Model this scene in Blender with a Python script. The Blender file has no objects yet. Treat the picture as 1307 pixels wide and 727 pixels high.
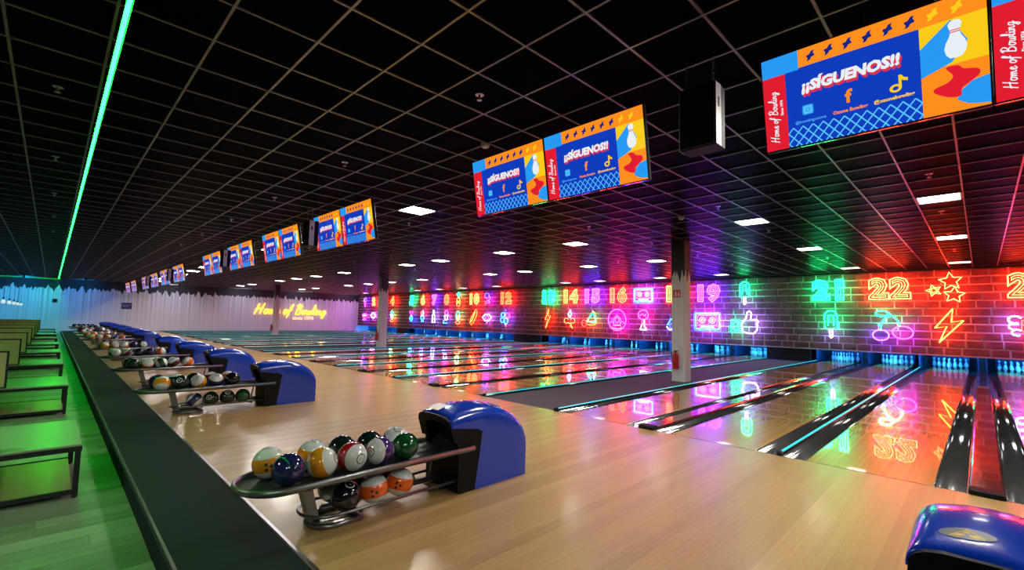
import bpy, bmesh, math, random
from mathutils import Vector, Matrix, Quaternion
rnd = random.Random(7)
S = bpy.context.scene
COL = S.collection
PI = math.pi

# ------------------------------------------------------------------ camera, world, exposure
F_PX = 592.29
YAW, PITCH, ROLL = math.radians(45.2985), math.radians(4.2366), math.radians(1.2340)
CAM_Z = 1.52
fw = Vector((math.cos(YAW)*math.cos(PITCH), math.sin(YAW)*math.cos(PITCH), math.sin(PITCH)))
rt = fw.cross(Vector((0, 0, 1))).normalized(); up = rt.cross(fw)
rt, up = math.cos(ROLL)*rt + math.sin(ROLL)*up, -math.sin(ROLL)*rt + math.cos(ROLL)*up
cd = bpy.data.cameras.new('camera'); cam = bpy.data.objects.new('camera', cd); COL.objects.link(cam)
cd.sensor_fit = 'HORIZONTAL'; cd.sensor_width = 36.0; cd.lens = F_PX/1307*36.0
cd.clip_start = 0.05; cd.clip_end = 200
cam.matrix_world = Matrix(((rt.x, up.x, -fw.x, 0), (rt.y, up.y, -fw.y, 0), (rt.z, up.z, -fw.z, CAM_Z), (0, 0, 0, 1)))
S.camera = cam
w = bpy.data.worlds.new('hall_ambient'); S.world = w; w.use_nodes = True
w.node_tree.nodes['Background'].inputs[0].default_value = (0.55, 0.6, 0.8, 1)
w.node_tree.nodes['Background'].inputs[1].default_value = 0.02
S.view_settings.view_transform = 'Standard'
try: S.view_settings.look = 'None'
except Exception: pass
S.view_settings.exposure = 0.0; S.view_settings.gamma = 1.0; S.view_settings.use_curve_mapping = False
S.cycles.use_denoising = True
S.cycles.sample_clamp_indirect = 4.0
S.cycles.max_bounces = 6; S.cycles.diffuse_bounces = 3; S.cycles.glossy_bounces = 4
S.cycles.caustics_reflective = False; S.cycles.caustics_refractive = False

PANEL_L = 108.0      # panels over the approach
LANE_PANEL_L = 14.0 # panels over the lanes, dimmed
WALL_PANEL_L = 3.2  # panels next to the neon wall, dimmed further
LED_L = 95.0        # green ceiling strip
CYAN_L = 1.1        # lane divider strips
NEON_L = 66.0
PIN_L = 420.0

# ------------------------------------------------------------------ layout (metres; lanes run +X, rows run +Y, lanes at z 0)
FOUL = 6.17
WALL_X, WALL_Z0, WALL_Z1 = 23.2, 0.56, 3.68
CEIL = 3.75
FAR_Y = 46.6
FLOOR_Z = -0.15
CENT = [0.02, 3.42, 8.66, 12.06, 15.46, 18.86, 24.9, 28.3, 31.7, 35.1, 40.5, 43.9]
GAPS = [(5.15, 6.93), (20.59, 23.17), (36.83, 38.77)]

# ------------------------------------------------------------------ helpers
def finish(o, name_parent=None):
    COL.objects.link(o)
    if name_parent is not None: o.parent = name_parent
    return o
def tag(o, label=None, cat=None, group=None, kind=None):
    if label: o['label'] = label
    if cat: o['category'] = cat
    if group: o['group'] = group
    if kind: o['kind'] = kind
    return o
def empty(name, loc=(0, 0, 0), rz=0.0):
    o = bpy.data.objects.new(name, None); o.empty_display_size = 0.1
    o.location = loc; o.rotation_euler = (0, 0, rz)
    return finish(o)
def inst(name, me, parent=None, loc=(0, 0, 0), rz=0.0):
    o = bpy.data.objects.new(name, me); o.location = loc; o.rotation_euler = (0, 0, rz)
    return finish(o, parent)
def copy_tree(o, parent=None):
    c = o.copy(); COL.objects.link(c); c.parent = parent
    for ch in list(o.children): copy_tree(ch, c)
    return c

class MB:
    def __init__(s): s.v = []; s.f = []; s.m = []; s.sm = []
    def add(s, verts, faces, mi=0, smooth=False):
        b = len(s.v); s.v += [tuple(p) for p in verts]
        for f in faces:
            s.f.append(tuple(i+b for i in f)); s.m.append(mi); s.sm.append(smooth)
        return s
    def box(s, x0, x1, y0, y1, z0, z1, mi=0):
        v = [(x0,y0,z0),(x1,y0,z0),(x1,y1,z0),(x0,y1,z0),(x0,y0,z1),(x1,y0,z1),(x1,y1,z1),(x0,y1,z1)]
        return s.add(v, [(0,3,2,1),(4,5,6,7),(0,1,5,4),(1,2,6,5),(2,3,7,6),(3,0,4,7)], mi)
    def cbox(s, x0, x1, y0, y1, z0, z1, c=0.005, mi=0):
        """box with chamfered top edges"""
        v = [(x0,y0,z0),(x1,y0,z0),(x1,y1,z0),(x0,y1,z0),(x0,y0,z1-c),(x1,y0,z1-c),(x1,y1,z1-c),(x0,y1,z1-c),
             (x0+c,y0+c,z1),(x1-c,y0+c,z1),(x1-c,y1-c,z1),(x0+c,y1-c,z1)]
        return s.add(v, [(0,3,2,1),(8,9,10,11),(0,1,5,4),(1,2,6,5),(2,3,7,6),(3,0,4,7),(4,5,9,8),(5,6,10,9),(6,7,11,10),(7,4,8,11)], mi)
    def rbox(s, x0, x1, y0, y1, z0, z1, r=0.02, mi=0):
        """box bevelled on every edge (chamfer)"""
        vs = []; idx = {}
        X, Y, Z = (x0, x1), (y0, y1), (z0, z1)
        def sg(i): return 1 if i == 0 else -1
        for i in (0,1):
            for j in (0,1):
                for k in (0,1):
                    for ax in range(3):
                        p = [X[i]+sg(i)*r, Y[j]+sg(j)*r, Z[k]+sg(k)*r]; p[ax] = (X[i], Y[j], Z[k])[ax]
                        idx[(i,j,k,ax)] = len(vs); vs.append(tuple(p))
        bm = bmesh.new()
        for p in vs: bm.verts.new(p)
        bmesh.ops.convex_hull(bm, input=bm.verts)
        bm.verts.ensure_lookup_table(); bm.verts.index_update()
        s.add([v.co for v in bm.verts], [[v.index for v in f.verts] for f in bm.faces], mi); bm.free()
        return s
    def prism(s, poly, axis, a, b, mi=0):
        """extrude a 2D polygon along an axis (0 x: poly=(y,z); 1 y: poly=(x,z); 2 z: poly=(x,y))"""
        n = len(poly)
        def pt(p, t): return ((t,p[0],p[1]), (p[0],t,p[1]), (p[0],p[1],t))[axis]
        v = [pt(p, a) for p in poly] + [pt(p, b) for p in poly]
        f = [tuple(range(n)), tuple(range(2*n-1, n-1, -1))] + [(i, i+n, (i+1) % n + n, (i+1) % n) for i in range(n)]
        return s.add(v, f, mi)
    def tube(s, pts, r, n=6, closed=False, mi=0, flat=1.0):
        pts = [Vector(p) for p in pts]; m = len(pts)
        rings = []; prev = None
        for i, p in enumerate(pts):
            a = pts[(i-1) % m] if (closed or i > 0) else p
            b = pts[(i+1) % m] if (closed or i < m-1) else p
            t = (b-a)
            if t.length < 1e-9: t = Vector((1, 0, 0))
            t.normalize()
            if prev is None:
                ref = Vector((0, 0, 1)) if abs(t.z) < .9 else Vector((0, 1, 0))
                nrm = (ref - t*ref.dot(t)).normalized()
            else:
                nrm = prev - t*prev.dot(t)
                nrm = nrm.normalized() if nrm.length > 1e-6 else t.orthogonal().normalized()
            prev = nrm; bi = t.cross(nrm)
            rings.append([p + r*(math.cos(2*PI*k/n)*nrm*flat + math.sin(2*PI*k/n)*bi) for k in range(n)])
        v = [q for ring in rings for q in ring]; f = []
        for i in range(m if closed else m-1):
            j = (i+1) % m
            for k in range(n): f.append((i*n+k, i*n+(k+1) % n, j*n+(k+1) % n, j*n+k))
        if not closed:
            f.append(tuple(range(n-1, -1, -1))); f.append(tuple((m-1)*n+k for k in range(n)))
        return s.add(v, f, mi, n > 5)
    def cyl(s, a, b, r, n=12, mi=0, r2=None):
        a, b = Vector(a), Vector(b); t = (b-a).normalized(); u = t.orthogonal().normalized(); w_ = t.cross(u)
        r2 = r if r2 is None else r2
        v = [a + r*(math.cos(2*PI*k/n)*u + math.sin(2*PI*k/n)*w_) for k in range(n)] + [b + r2*(math.cos(2*PI*k/n)*u + math.sin(2*PI*k/n)*w_) for k in range(n)]
        s.add(v, [(k, (k+1) % n, (k+1) % n+n, k+n) for k in range(n)], mi, True)
        return s.add(v, [tuple(range(n-1, -1, -1)), tuple(range(n, 2*n))], mi)
    def lathe(s, prof, n=16, mi=0, mfun=None, base=(0, 0, 0)):
        v = []; bx, by, bz = base
        for (r, z) in prof:
            for k in range(n): v.append((bx+r*math.cos(2*PI*k/n), by+r*math.sin(2*PI*k/n), bz+z))
        for i in range(len(prof)-1):
            m_ = mfun((prof[i][1]+prof[i+1][1])/2) if mfun else mi
            s.add([v[i*n+k] for k in range(n)] + [v[(i+1)*n+k] for k in range(n)], [(k, (k+1) % n, (k+1) % n+n, k+n) for k in range(n)], m_, True)
        return s
    def poly(s, pts, mi=0): return s.add(pts, [tuple(range(len(pts)))], mi)
    def mesh(s, name, mats):
        me = bpy.data.meshes.new(name); me.from_pydata(s.v, [], s.f)
        for m in (mats if isinstance(mats, (list, tuple)) else [mats]): me.materials.append(m)
        me.polygons.foreach_set('material_index', s.m); me.polygons.foreach_set('use_smooth', s.sm)
        me.update(); return me
    def build(s, name, mats, parent=None, loc=(0, 0, 0), rz=0.0):
        return inst(name, s.mesh(name, mats), parent, loc, rz)
def weld(me, d=1e-4):
    bm = bmesh.new(); bm.from_mesh(me); bmesh.ops.remove_doubles(bm, verts=bm.verts, dist=d)
    bmesh.ops.recalc_face_normals(bm, faces=bm.faces); bm.to_mesh(me); bm.free(); return me

def text_geo(body, size=1.0, fill=True, bevel=0.0, offset=0.0, spacing=1.0, bold=0.0):
    """letter shapes as plain vertices and faces in a 2D frame, centred"""
    cu = bpy.data.curves.new('lettering', 'FONT'); cu.body = body; cu.size = size; cu.space_character = spacing
    cu.align_x = 'CENTER'; cu.align_y = 'CENTER'; cu.resolution_u = 2; cu.offset = offset
    cu.fill_mode = 'BOTH' if fill else 'NONE'
    cu.bevel_depth = bevel; cu.bevel_resolution = 0 if bevel else 0
    o = bpy.data.objects.new('lettering', cu); COL.objects.link(o)
    dg = bpy.context.evaluated_depsgraph_get(); dg.update()
    me = bpy.data.meshes.new_from_object(o.evaluated_get(dg))
    v = [tuple(p.co) for p in me.vertices]; f = [tuple(p.vertices) for p in me.polygons]
    bpy.data.objects.remove(o); bpy.data.curves.remove(cu); bpy.data.meshes.remove(me)
    return v, f

# ------------------------------------------------------------------ materials
def nmat(name):
    m = bpy.data.materials.new(name); m.use_nodes = True
    return m, m.node_tree.nodes, m.node_tree.links, m.node_tree.nodes['Principled BSDF']
def mat(name, col, rough=0.5, metal=0.0, coat=0.0, spec=0.5, noise=0.0, nscale=20.0, emit=None, es=1.0, coat_rough=0.05, sample=True):
    m, N, L, b = nmat(name)
    b.inputs['Base Color'].default_value = (*col, 1); b.inputs['Roughness'].default_value = rough
    b.inputs['Metallic'].default_value = metal; b.inputs['Coat Weight'].default_value = coat
    b.inputs['Coat Roughness'].default_value = coat_rough; b.inputs['Specular IOR Level'].default_value = spec
    if emit is not None:
        b.inputs['Emission Color'].default_value = (*emit, 1); b.inputs['Emission Strength'].default_value = es
        if not sample: m.cycles.emission_sampling = 'NONE'
    if noise > 0:
        n = N.new('ShaderNodeTexNoise'); n.inputs['Scale'].default_value = nscale
        g = N.new('ShaderNodeNewGeometry'); L.new(g.outputs['Position'], n.inputs['Vector'])
        mx = N.new('ShaderNodeMix'); mx.data_type = 'RGBA'
        mx.inputs[6].default_value = tuple(c*(1-noise) for c in col)+(1,); mx.inputs[7].default_value = tuple(min(1, c*(1+noise)) for c in col)+(1,)
        L.new(n.outputs['Fac'], mx.inputs[0]); L.new(mx.outputs[2], b.inputs['Base Color'])
    return m
def mth(N, L, op, a, b=None):
    n = N.new('ShaderNodeMath'); n.operation = op
    for i, x in enumerate((a, b)):
        if x is None: continue
        if isinstance(x, (int, float)): n.inputs[i].default_value = x
        else: L.new(x, n.inputs[i])
    return n.outputs[0]
def wood(name, c1, c2, width, rough, coat, coat_rough=0.05, var=0.5, grain=(0.6, 14.0, 1.0), length=None, spec=0.5, row_axis='Y'):
    """boards along X; the tone changes from board to board (rows in Y) and with fine grain"""
    m, N, L, b = nmat(name)
    g = N.new('ShaderNodeNewGeometry'); sp = N.new('ShaderNodeSeparateXYZ'); L.new(g.outputs['Position'], sp.inputs[0])
    row = mth(N, L, 'FLOOR', mth(N, L, 'DIVIDE', sp.outputs[row_axis], width))
    cb = N.new('ShaderNodeCombineXYZ'); L.new(row, cb.inputs[0])
    if length:
        sh = mth(N, L, 'MULTIPLY', row, 0.37)
        L.new(mth(N, L, 'FLOOR', mth(N, L, 'ADD', mth(N, L, 'DIVIDE', sp.outputs['X'], length), sh)), cb.inputs[1])
    wn = N.new('ShaderNodeTexWhiteNoise'); wn.noise_dimensions = '3D'; L.new(cb.outputs[0], wn.inputs['Vector'])
    mp = N.new('ShaderNodeMapping'); mp.inputs['Scale'].default_value = grain; L.new(g.outputs['Position'], mp.inputs[0])
    off = N.new('ShaderNodeVectorMath'); off.operation = 'ADD'; L.new(mp.outputs[0], off.inputs[0]); L.new(wn.outputs['Color'], off.inputs[1])
    ns = N.new('ShaderNodeTexNoise'); ns.inputs['Scale'].default_value = 2.2; ns.inputs['Detail'].default_value = 5; L.new(off.outputs[0], ns.inputs['Vector'])
    fac = mth(N, L, 'ADD', mth(N, L, 'MULTIPLY', wn.outputs['Value'], var), mth(N, L, 'MULTIPLY', ns.outputs['Fac'], 1-var))
    mx = N.new('ShaderNodeMix'); mx.data_type = 'RGBA'; mx.inputs[6].default_value = (*c1, 1); mx.inputs[7].default_value = (*c2, 1)
    L.new(fac, mx.inputs[0]); L.new(mx.outputs[2], b.inputs['Base Color'])
    b.inputs['Roughness'].default_value = rough; b.inputs['Coat Weight'].default_value = coat; b.inputs['Coat Roughness'].default_value = coat_rough
    b.inputs['Specular IOR Level'].default_value = spec
    return m
def drip_paint(name, edge, amp, base=(0.62, 0.62, 0.66), k=1.0):
    """white wall with black paint running down from the top in long drips (pattern in local X+Y and Z)"""
    m, N, L, b = nmat(name)
    g = N.new('ShaderNodeNewGeometry'); sp = N.new('ShaderNodeSeparateXYZ'); L.new(g.outputs['Position'], sp.inputs[0])
    h = mth(N, L, 'ADD', sp.outputs['X'], mth(N, L, 'MULTIPLY', sp.outputs['Y'], 1.37))
    def nz(scale, det):
        n = N.new('ShaderNodeTexNoise'); n.noise_dimensions = '1D'; n.inputs['Scale'].default_value = scale; n.inputs['Detail'].default_value = det
        L.new(h, n.inputs['W']); return n.outputs['Fac']
    thr = mth(N, L, 'SUBTRACT', edge+amp*0.5, mth(N, L, 'MULTIPLY', nz(4.0*k, 4.0), amp))
    blk = mth(N, L, 'GREATER_THAN', sp.outputs['Z'], thr)
    streak = mth(N, L, 'POWER', nz(7.0*k, 5.0), 1.6)
    fall = N.new('ShaderNodeMapRange'); fall.inputs[1].default_value = 0.2; fall.inputs[2].default_value = edge; fall.inputs[3].default_value = 0.25; fall.inputs[4].default_value = 1.2
    L.new(sp.outputs['Z'], fall.inputs[0])
    sf = mth(N, L, 'MULTIPLY', streak, fall.outputs[0])
    mx = N.new('ShaderNodeMix'); mx.data_type = 'RGBA'; mx.inputs[6].default_value = (*base, 1); mx.inputs[7].default_value = (0.12, 0.12, 0.14, 1); L.new(sf, mx.inputs[0])
    m2 = N.new('ShaderNodeMix'); m2.data_type = 'RGBA'; m2.inputs[7].default_value = (0.008, 0.008, 0.01, 1); L.new(blk, m2.inputs[0]); L.new(mx.outputs[2], m2.inputs[6])
    L.new(m2.outputs[2], b.inputs['Base Color']); b.inputs['Roughness'].default_value = 0.6
    return m
M = {}
M['approach'] = wood('approach_maple', (0.35, 0.21, 0.075), (0.62, 0.405, 0.16), 0.107, 0.36, 0.35, 0.16, 0.42, (0.35, 26.0, 1.0))
M['lane'] = wood('lane_lacquer', (0.54, 0.28, 0.055), (0.76, 0.45, 0.12), 0.0273, 0.25, 0.85, 0.02, 0.5, spec=0.25)
M['plank'] = wood('vinyl_plank', (0.06, 0.062, 0.052), (0.34, 0.34, 0.29), 0.19, 0.42, 0.0, 0.05, 0.55, (0.5, 9.0, 1.0), 2.6)
M['bench_wood'] = wood('bench_laminate', (0.33, 0.22, 0.12), (0.48, 0.34, 0.19), 0.4, 0.38, 0.1, 0.2, 0.2, (2.0, 12.0, 2.0))
M['bench_top'] = wood('bench_top_laminate', (0.26, 0.27, 0.23), (0.40, 0.40, 0.34), 0.4, 0.38, 0.1, 0.2, 0.2, (2.0, 12.0, 2.0))
M['panel_wood'] = wood('backrest_oak', (0.60, 0.42, 0.22), (0.80, 0.60, 0.36), 0.4, 0.5, 0.0, 0.2, 0.1, (2.0, 2.0, 14.0))
M['carpet'] = mat('strip_carpet', (0.010, 0.021, 0.019), 0.9, spec=0.2, noise=0.5, nscale=60)
M['grey_carpet'] = mat('grey_walkway_carpet', (0.075, 0.068, 0.080), 0.85, noise=0.3, nscale=40)
M['alu'] = mat('brushed_aluminium', (0.62, 0.62, 0.63), 0.3, 1.0)
M['steel'] = mat('rack_steel', (0.20, 0.215, 0.22), 0.32, 0.9)
M['dark_steel'] = mat('black_steel', (0.02, 0.02, 0.022), 0.45, 0.4)
M['black'] = mat('black_plastic', (0.0035, 0.0035, 0.004), 0.55, spec=0.2)
M['black_gloss'] = mat('glossy_black_plastic', (0.018, 0.018, 0.02), 0.14, 0.0, 1.0)
M['cap'] = mat('divider_lacquer', (0.075, 0.022, 0.014), 0.16, 0.0, 1.0, spec=0.8, coat_rough=0.04)
M['gutter'] = mat('gutter_plastic', (0.42, 0.42, 0.43), 0.14, 0.9, 0.5, coat_rough=0.06)
M['tray'] = mat('rack_tray_rubber', (0.014, 0.024, 0.022), 0.5)
M['hood'] = mat('blue_hood_gelcoat', (0.002, 0.045, 0.52), 0.22, 0.0, 0.6, coat_rough=0.08)
M['tile'] = mat('black_ceiling_tile', (0.0025, 0.0025, 0.003), 0.36, spec=0.0015)
M['tee'] = mat('grey_ceiling_tee', (0.23, 0.22, 0.21), 0.34, 0.6)
M['white'] = mat('white_enamel', (0.72, 0.72, 0.72), 0.4)
M['mortar'] = mat('mortar', (0.62, 0.58, 0.56), 0.9)
M['dark'] = mat('dark_masking', (0.006, 0.006, 0.008), 0.7)
M['pit'] = mat('kickback_board', (0.035, 0.04, 0.09), 0.35)
M['red'] = mat('extinguisher_red', (0.55, 0.015, 0.012), 0.3, 0.0, 0.5)
M['pin'] = mat('pin_white', (0.82, 0.82, 0.82), 0.25, 0.0, 0.5)
M['pin_red'] = mat('pin_stripe_red', (0.6, 0.03, 0.03), 0.3)
M['wall_dark'] = mat('dark_wall_paint', (0.03, 0.03, 0.035), 0.7)
M['far_wall'] = drip_paint('dripping_paint_wall', 3.05, 1.0, (0.84, 0.83, 0.88))
M['column'] = drip_paint('dripping_paint_column', 2.8, 1.0, (0.86, 0.86, 0.88), 2.2)
M['panel_light'] = mat('panel_diffuser', (0.9, 0.9, 0.9), 0.5, emit=(1.0, 0.93, 0.84), es=PANEL_L)
M['lane_panel_light'] = mat('lane_panel_diffuser', (0.9, 0.9, 0.9), 0.5, emit=(1.0, 0.95, 0.88), es=LANE_PANEL_L)
M['wall_panel_light'] = mat('wall_panel_diffuser', (0.9, 0.9, 0.9), 0.5, emit=(1.0, 0.95, 0.88), es=WALL_PANEL_L)
M['led'] = mat('green_led_strip', (0.1, 0.3, 0.15), 0.5, emit=(0.0025, 1.0, 0.013), es=LED_L)
M['cyan'] = mat('cyan_led_strip', (0.02, 0.2, 0.22), 0.3, emit=(0.02, 0.75, 0.85), es=CYAN_L)
M['pin_light'] = mat('blue_pin_lamp', (0.1, 0.2, 0.5), 0.5, emit=(0.015, 0.27, 1.0), es=PIN_L)
M['bulb'] = mat('pendant_bulb', (0.8, 0.8, 0.8), 0.3, emit=(0.75, 0.9, 1.0), es=0.7)
M['sign_blue'] = mat('navy_sign', (0.01, 0.02, 0.10), 0.5)

def brick_mat():
    m, N, L, b = nmat('brick_print')
    g = N.new('ShaderNodeNewGeometry'); n = N.new('ShaderNodeTexNoise'); n.inputs['Scale'].default_value = 2.3; n.inputs['Detail'].default_value = 6; n.inputs['Roughness'].default_value = 0.7
    L.new(g.outputs['Position'], n.inputs['Vector'])
    r = N.new('ShaderNodeValToRGB'); L.new(n.outputs['Fac'], r.inputs[0])
    r.color_ramp.elements[0].position = 0.3; r.color_ramp.elements[0].color = (0.055, 0.024, 0.026, 1)
    r.color_ramp.elements[1].position = 0.7; r.color_ramp.elements[1].color = (0.24, 0.105, 0.10, 1)
    L.new(r.outputs[0], b.inputs['Base Color']); b.inputs['Roughness'].default_value = 0.75
    bp = N.new('ShaderNodeBump'); bp.inputs['Strength'].default_value = 0.4; bp.inputs['Distance'].default_value = 0.02; n2 = N.new('ShaderNodeTexNoise'); n2.inputs['Scale'].default_value = 14
    L.new(g.outputs['Position'], n2.inputs['Vector']); L.new(n2.outputs['Fac'], bp.inputs['Height']); L.new(bp.outputs[0], b.inputs['Normal'])
    return m
M['brick'] = brick_mat()

# ------------------------------------------------------------------ floors
fl = MB().box(-6, 0.60, -6, FAR_Y, FLOOR_Z-0.1, FLOOR_Z-0.012).build('floor', M['dark']); tag(fl, 'green-lit vinyl plank concourse floor beside the benches', 'floor', kind='structure')
W, LN = 0.19, 2.6
plank_me = {}
stuff = MB(); row = math.floor(1.9/W)
while row*W < FAR_Y:
    y0 = row*W; k = math.floor(-6/LN + row*0.37)
    while True:
        a, b_ = (k - row*0.37)*LN, (k+1 - row*0.37)*LN; k += 1
        if a >= 0.60: break
        a, b_ = max(a, -6), min(b_, 0.60)
        if b_-a < 0.02: continue
        if 2.9 < y0 < 17 and b_ > -1.6:
            key = round(b_-a, 3)
            if key not in plank_me: plank_me[key] = MB().cbox(0.001, key-0.001, 0.001, W-0.001, -0.012, 0, 0.002).mesh('floor_plank', M['plank'])
            inst('floor_plank', plank_me[key], fl, (a, y0, FLOOR_Z))
        else:
            stuff.cbox(a+0.001, b_-0.001, y0+0.001, min(y0+W, FAR_Y)-0.001, FLOOR_Z-0.012, FLOOR_Z, 0.002)
    row += 1
tag(stuff.build('floor_plank', M['plank'], fl), kind='stuff')

strip = MB().box(0.60, 1.22, -6, FAR_Y, FLOOR_Z-0.1, 0.0).build('carpet_strip_floor', M['carpet']); tag(strip, 'dark carpeted step running along the wooden approach', 'floor', kind='structure')
t1 = MB()
t1.prism([(0.613, 0.0), (0.616, 0.005), (0.632, 0.005), (0.635, 0.0)], 1, -6, FAR_Y)
tag(t1.build('trim_1', M['alu']), 'metal nosing on the concourse edge of the carpet strip', 'trim', kind='structure')
tag(MB().prism([(1.215, 0.0), (1.22, 0.008), (1.242, 0.008), (1.248, 0.0)], 1, -6, FAR_Y).build('trim_2', M['alu']), 'metal strip between the carpet and the wooden approach', 'trim', kind='structure')
ap = MB().box(1.22, FOUL, -6, FAR_Y, FLOOR_Z-0.1, -0.02).build('approach_floor', M['dark']); tag(ap, 'pale maple approach floor in front of the lanes', 'floor', kind='structure')
BW = 0.107
bme = MB().cbox(1.24, FOUL-0.012, 0.0001, BW-0.0001, -0.02, 0, 0.0003).mesh('floor_board', M['approach'])
st = MB(); nb = 0
for r_ in range(math.floor(-6/BW), int(FAR_Y/BW)):
    y0 = r_*BW
    if y0 > -1.2 and nb < 298: inst('floor_board', bme, ap, (0, y0, 0)); nb += 1
    else: st.cbox(1.24, FOUL-0.012, y0+0.0001, y0+BW-0.0001, -0.02, 0, 0.0003)
tag(st.build('floor_board', M['approach'], ap), kind='stuff')
tag(MB().box(FOUL-0.012, FOUL+0.004, -6, FAR_Y, -0.02, 0.0006).build('trim_3', M['black']), 'thin black foul line across the ends of the lanes', 'trim', kind='structure')
tag(MB().box(FOUL, 26.2, -6, FAR_Y, -0.35, -0.2).build('lane_subfloor', M['dark']), 'dark floor underneath the lanes and gutters', 'floor', kind='structure')
for i, (a, b_) in enumerate(GAPS):
    g = MB().box(FOUL+0.004, WALL_X+0.05, a+0.02, b_-0.02, -0.2, -0.012)
    tag(g.build('walkway_floor', M['grey_carpet']), ['grey carpeted walkway between lanes 20 and 21', 'grey carpeted walkway between lanes 12 and 13', 'grey carpeted walkway between lanes 4 and 5'][i], 'floor', kind='structure')
tag(MB().box(FOUL+0.004, 26, CENT[-1]+1.72, FAR_Y, -0.2, -0.012).build('walkway_floor', M['grey_carpet']), 'grey floor strip between lane 1 and the far wall', 'floor', kind='structure')
tag(MB().box(FOUL+0.004, 26, -6, CENT[0]-1.74, -0.2, -0.012).build('walkway_floor', M['grey_carpet']), 'grey floor strip beyond lane 24', 'floor', kind='structure')

# ------------------------------------------------------------------ walls
far = MB().box(-6, 26.2, FAR_Y, FAR_Y+0.12, -0.3, CEIL).build('wall_far', M['far_wall']); tag(far, 'white far wall with black paint dripping down from the top', 'wall', kind='structure')
tag(MB().box(-6.1, -6, -6, FAR_Y, -0.3, CEIL).build('wall_left', M['wall_dark']), 'dark wall along the concourse side', 'wall', kind='structure')
tag(MB().box(-6, 26.2, -6.1, -6, -0.3, CEIL).build('wall_right', M['wall_dark']), 'dark side wall beyond lane 24', 'wall', kind='structure')
tag(MB().box(26.1, 26.2, -6, FAR_Y, -0.3, CEIL).build('wall_pit', M['dark']), 'black wall behind the pin decks', 'wall', kind='structure')
wb = MB().box(WALL_X, WALL_X+0.08, -6, FAR_Y, WALL_Z0, WALL_Z1).build('wall_back', M['mortar']); tag(wb, 'masking wall above the pins with a print of red bricks and neon', 'wall', kind='structure')
tag(MB().box(WALL_X+0.02, WALL_X+0.1, -6, FAR_Y, WALL_Z1, CEIL).build('trim_4', M['dark']), 'black band between the brick-print wall and the ceiling', 'trim', kind='structure')
tag(MB().box(WALL_X-0.035, WALL_X+0.085, -6, FAR_Y, WALL_Z0-0.03, WALL_Z0).build('trim_5', M['mortar']), 'pale edge strip under the brick-print wall', 'trim', kind='structure')
NR = 11; RH = (WALL_Z1-WALL_Z0)/NR  # bricks of the wall print, built as raised blocks
bricks = []
for r_ in range(NR):
    y = -6 + rnd.random()*0.4
    while y < FAR_Y-0.1:
        bw = 0.47 if (r_ % 3 == 1) else rnd.choice((0.47, 0.9, 0.9)) if r_ % 3 == 2 else rnd.choice((0.47, 0.58, 0.72))
        bricks.append((y, min(y+bw, FAR_Y-0.02), WALL_Z0+r_*RH)); y += bw
def brick_geo(mb, w_, y0, z0):
    mo, c = 0.026, 0.012
    a, b2, lo, hi = y0+mo, y0+w_-mo, z0+mo, z0+RH-mo
    f_, k = WALL_X-0.035, WALL_X
    v = [(k,a,lo),(k,b2,lo),(k,b2,hi),(k,a,hi),(f_+c,a,lo),(f_+c,b2,lo),(f_+c,b2,hi),(f_+c,a,hi),(f_,a+c,lo+c),(f_,b2-c,lo+c),(f_,b2-c,hi-c),(f_,a+c,hi-c)]
    mb.add(v, [(8,11,10,9),(0,4,5,1),(1,5,6,2),(2,6,7,3),(3,7,4,0),(4,8,9,5),(5,9,10,6),(6,10,11,7),(7,11,8,4)])
vis = sorted([b_ for b_ in bricks if b_[1] > -1.3], key=lambda q: q[0])
single = set(vis[:298]); bcache = {}; st = MB()
for q in bricks:
    wd = round(q[1]-q[0], 3)
    if q in single:
        if wd not in bcache:
            mb = MB(); brick_geo(mb, wd, 0, 0); bcache[wd] = mb.mesh('brick', M['brick'])
        inst('brick', bcache[wd], wb, (0, q[0], q[2]))
    else: brick_geo(st, wd, q[0], q[2])
tag(st.build('brick', M['brick'], wb), kind='stuff')
for gi, (a, b_) in enumerate(GAPS):  # black boxes close the openings below the wall
    tag(MB().box(WALL_X+0.01, WALL_X+0.06, a+0.02, b_-0.02, -0.012, WALL_Z0-0.03).build('trim_6', M['dark']), 'black panel closing the opening under the brick-print wall at the %s walkway end' % ['nearest', 'middle', 'farthest'][gi], 'trim', kind='structure')

# ------------------------------------------------------------------ ceiling: black tiles in a grey tee grid
GX0, GY0, T = 1.4, 0.13, 0.6
ce = MB().box(-6, 26.2, -6, FAR_Y, CEIL+0.012, CEIL+0.08).build('ceiling', M['dark']); tag(ce, 'black tiled ceiling with a pale metal grid', 'ceiling', kind='structure')
ROWS_X = [5.3, 10.7, 15.5, 21.5]
COLS_Y = [-5.57, -2.57, 0.43, 3.43, 8.23, 11.23, 14.83, 17.23, 23.23, 26.83, 29.83, 32.83, 38.83, 41.83]
ADDED_SIDE = [(-3.1, -2.57), (-0.7, -2.57), (-3.1, 5.23)]  # extra panels out of view, added to light the bench backrests
lit = {(round(x, 2), round(y, 2)) for x in ROWS_X for y in COLS_Y} | {(round(x, 2), round(y, 2)) for x, y in ADDED_SIDE}
tme = MB().box(-0.288, 0.288, -0.288, 0.288, 0.0, 0.01).mesh('ceiling_tile', M['tile'])
tiles = []
for i in range(math.ceil((-6-GX0)/T), int((WALL_X-GX0)/T)+1):
    for j in range(math.ceil((-6-GY0)/T), int((FAR_Y-GY0)/T)):
        x, y = GX0+(i+.5)*T, GY0+(j+.5)*T
        if (round(x, 2), round(y, 2)) in lit or x > WALL_X-0.2: continue
        tiles.append((x, y))
def in_view(x, y, z):
    d = Vector((x, y, z-CAM_Z)); f_ = d.dot(fw)
    if f_ < 0.3: return None
    px, py = F_PX*d.dot(rt)/f_, F_PX*d.dot(up)/f_
    return f_ if abs(px) < 700 and abs(py) < 400 else None
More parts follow.
